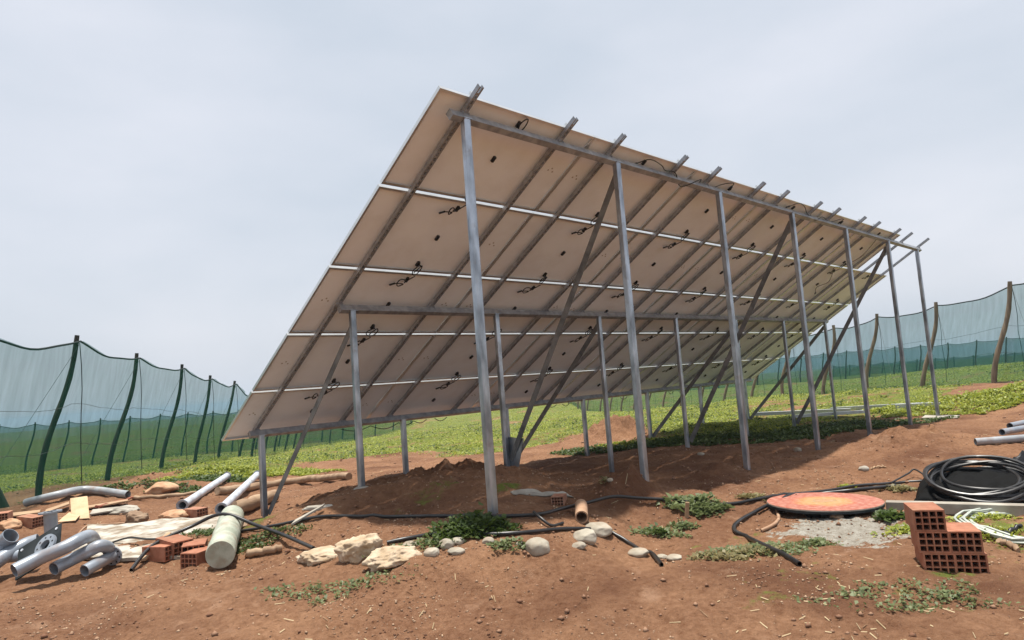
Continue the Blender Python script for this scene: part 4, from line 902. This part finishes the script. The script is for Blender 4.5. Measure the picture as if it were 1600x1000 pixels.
bank(1100, 800, .14, .10, 40, M['leafgrey'], .06, .06, 31, 'leafy_weed', 'lower part of pale weeds just below the long hose', n=7)
bank(1028, 836, .24, .10, 50, M['leafgrey'], .035, .05, 4, 'low_weed', 'sprawling grey green weed right of the broad boulder')
bank(1024, 838, .03, .03, 12, M['leafdk'], .05, .12, 41, 'small_weed', 'tiny upright dark weed in the sprawling grey one')
bank(1066, 824, .10, .06, 26, M['leafgrey'], .04, .06, 5, 'small_weed', 'small weed at the foot of the dark stake')
bank(660, 855, .35, .12, 60, M['leafgrey'], .035, .05, 6, 'low_weed', 'grey green weed patch behind the broken limestone heap')
bank(800, 856, .16, .08, 34, M['leafgrey'], .035, .07, 7, 'small_weed', 'feathery weed between the round cobble and the large lone cobble')
bank(1480, 840, .10, .06, 0 + 20, M['leafdk'], .05, .08, 8, 'small_weed', 'weed growing behind the brick stack')
bank(1392, 812, .10, .08, 36, M['leafdk'], .06, .10, 9, 'small_weed', 'dark spiky weed between round board and brick stack')
bank(1420, 830, .20, .10, 50, M['leaf'], .035, .05, 10, 'low_weed', 'short green weeds left of the brick stack')
bank(1178, 778, .10, .06, 26, M['drygrass'], .05, .05, 11, 'small_weed', 'yellowing weed beside the long hose left of the round board')
bank(1322, 764, .05, .05, 14, M['leaf'], .04, .08, 12, 'small_weed', 'little green sprout behind the round board')
bank(1400, 766, .14, .08, 36, M['drygrass'], .05, .06, 13, 'small_weed', 'straggly dry weed where two hoses cross')
bank(405, 850, .40, .20, 120, M['leafdk'], .035, .06, 14, 'low_weed', 'dull green weeds beside the white ribbed roll')
bank(330, 834, .30, .15, 80, M['leafdk'], .035, .07, 15, 'low_weed', 'brownish green weeds between cement sheet and white ribbed roll')
bank(1275, 852, .14, .08, 34, M['leafgrey'], .035, .06, 16, 'small_weed', 'small weed in front of the pale cement patch')
bank(1190, 858, .40, .22, 130, M['leafgrey'], .032, .045, 17, 'low_weed', 'broad patch of short weeds around the end of the thick hose')
bank(1150, 872, .35, .16, 90, M['drygrass'], .04, .045, 18, 'low_weed', 'yellow green short weeds left of the thick hose end')
bank(1550, 835, .35, .20, 110, M['leaf'], .032, .05, 19, 'low_weed', 'bright short weeds between brick stack and pale hose coil')
bank(1530, 812, .30, .10, 70, M['leaf'], .035, .05, 20, 'low_weed', 'strip of short weeds along the front of the kerb')
bank(950, 770 - 16, .02, .02, 4, M['drygrass'], .06, .05, 21, 'small_weed', 'few dry stalks on the crest of the dirt pile')
bank(520, 925, .55, .20, 70, M['leafgrey'], .03, .05, 51, 'low_weed', 'low weeds in the near foreground below the broken limestone')
bank(1420, 940, .6, .25, 90, M['leafgrey'], .03, .05, 54, 'low_weed', 'low weeds in front of the brick stack')
# taller leafy belts
bank(400, 742, 1.7, .9, 1500, M['leaf'], .055, .22, 22, 'tall_weeds', 'thick leafy weeds beside the left net behind the first low post', n=8)
bank(330, 752, .9, .5, 300, M['leafdk'], .07, .20, 23, 'tall_weeds', 'darker leafy weeds above the left white pole', n=8)
bank(200, 764, 1.6, .25, 330, M['leafdk'], .055, .13, 24, 'tall_weeds', 'narrow belt of weeds along the foot of the left net', n=7)
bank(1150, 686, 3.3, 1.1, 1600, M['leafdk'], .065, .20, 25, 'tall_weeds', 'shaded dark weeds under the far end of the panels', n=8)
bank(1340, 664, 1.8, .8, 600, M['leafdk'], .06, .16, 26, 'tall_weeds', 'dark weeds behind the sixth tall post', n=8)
bank(1520, 630, 2.8, 1.4, 1600, M['leaf'], .075, .30, 27, 'tall_weeds', 'leafy green weeds in front of the right net fence', n=9)
bank(1010, 692, 1.0, .4, 150, M['leaf'], .07, .12, 28, 'tall_weeds', 'green weeds beside the earth heap behind the panels', n=8)
# small clods on the bare soil
g_ = np.random.default_rng(77); K = 15000
az = np.radians(g_.uniform(-42, 42, K) + azc); rad = 3.2 * (26 / 3.2) ** g_.uniform(0, 1, K); x = CAM[0] + rad * np.cos(az); y = CAM[1] + rad * np.sin(az)
md_ = np.zeros(K)
for a_, b_, sx, sy, h_m in MOUNDS: md_ = np.maximum(md_, np.exp(-(((x - a_) / (sx * 1.5)) ** 2 + ((y - b_) / (sy * 1.5)) ** 2)) * (h_m > .12))
keep = (g_.uniform(0, 1, K) < np.clip(.20 + 1.3 * fbm(x * 1.1, y * 1.1, 3, 12) + md_, .02, 1)) & (grass_mask(x, y) < .6); x, y = x[keep], y[keep]; K = len(x)
oc = np.array([(1, 0, 0), (-1, 0, 0), (0, 1, 0), (0, -1, 0), (0, 0, 1), (0, 0, -1)], float); of = np.array([(0, 2, 4), (2, 1, 4), (1, 3, 4), (3, 0, 4), (2, 0, 5), (1, 2, 5), (3, 1, 5), (0, 3, 5)])
s = .003 + .019 * g_.uniform(0, 1, K) ** 6; s = s * (1 + np.hypot(x - CAM[0], y - CAM[1]) / 20)
V = oc[None] * s[:, None, None] * g_.uniform(.6, 1.3, (K, 6, 3)); th = g_.uniform(0, 6.28, K); c, sn = np.cos(th)[:, None], np.sin(th)[:, None]
V = np.stack([V[..., 0] * c - V[..., 1] * sn + x[:, None], V[..., 0] * sn + V[..., 1] * c + y[:, None], V[..., 2] * .7 + H(x, y)[:, None] + s[:, None] * .3], -1).reshape(-1, 3)
F = (of[None] + (np.arange(K) * 6)[:, None, None]).reshape(-1, 3)
M['clod'] = mat('soil clods', (.17, .08, .045), .95, 0, (.33, .20, .125), 3, 4)
tag(big_mesh('soil_clods', V, F, M['clod']), 'small loose clods and grit strewn over the bare red soil', 'clods', None, 'stuff')

# fine grit and straw lying on the soil near the viewer
K = 42000; az = np.radians(g_.uniform(-42, 42, K) + azc); rad = 3.2 * (13 / 3.2) ** g_.uniform(0, 1, K); x = CAM[0] + rad * np.cos(az); y = CAM[1] + rad * np.sin(az)
keep = g_.uniform(0, 1, K) < np.clip(.35 + 2.6 * fbm(x * 1.7, y * 1.7, 4, 19), .03, 1); x, y = x[keep], y[keep]; K = len(x)
s = (.0022 + .0075 * g_.uniform(0, 1, K) ** 3) * (1 + np.hypot(x - CAM[0], y - CAM[1]) / 14)
V = oc[None] * s[:, None, None] * g_.uniform(.5, 1.4, (K, 6, 3)); V = np.stack([V[..., 0] + x[:, None], V[..., 1] + y[:, None], V[..., 2] * .8 + H(x, y)[:, None] + s[:, None] * .2], -1).reshape(-1, 3)
M['grit'] = mat('pale and dark grit', (.12, .055, .03), .95, 0, (.42, .29, .19), 9, 4, lo=.42, hi=.58)
tag(big_mesh('soil_grit', V, (of[None] + (np.arange(K) * 6)[:, None, None]).reshape(-1, 3), M['grit']), 'fine pale and dark grit sprinkled over the near soil', 'grit', None, 'stuff')
K = 2600; az = np.radians(g_.uniform(-42, 42, K) + azc); rad = 3.4 * (16 / 3.4) ** g_.uniform(0, 1, K); x = CAM[0] + rad * np.cos(az); y = CAM[1] + rad * np.sin(az)
keep = g_.uniform(0, 1, K) < np.clip(.25 + 3 * fbm(x * .8, y * .8, 3, 23), .02, 1); x, y = x[keep], y[keep]; K = len(x); a_ = g_.uniform(0, 6.28, K); l_ = g_.uniform(.02, .08, K); z = H(x, y)
dx, dy = np.cos(a_) * l_, np.sin(a_) * l_; wx, wy = -np.sin(a_) * .0022, np.cos(a_) * .0022; z2 = H(x + dx, y + dy) + .006
V = np.stack([np.stack([x - wx, y - wy, z + .005], -1), np.stack([x + wx, y + wy, z + .008], -1), np.stack([x + dx + wx, y + dy + wy, z2 + .003], -1), np.stack([x + dx - wx, y + dy - wy, z2], -1)], 1).reshape(-1, 3)
M['straw'] = mat('dry straw', (.30, .22, .12), .8, 0, (.50, .40, .24), 6)
tag(big_mesh('dry_straw', V, (np.arange(K) * 4)[:, None] + np.arange(4)[None], M['straw']), 'scattered dry straw stalks lying on the soil', 'straw', None, 'stuff')
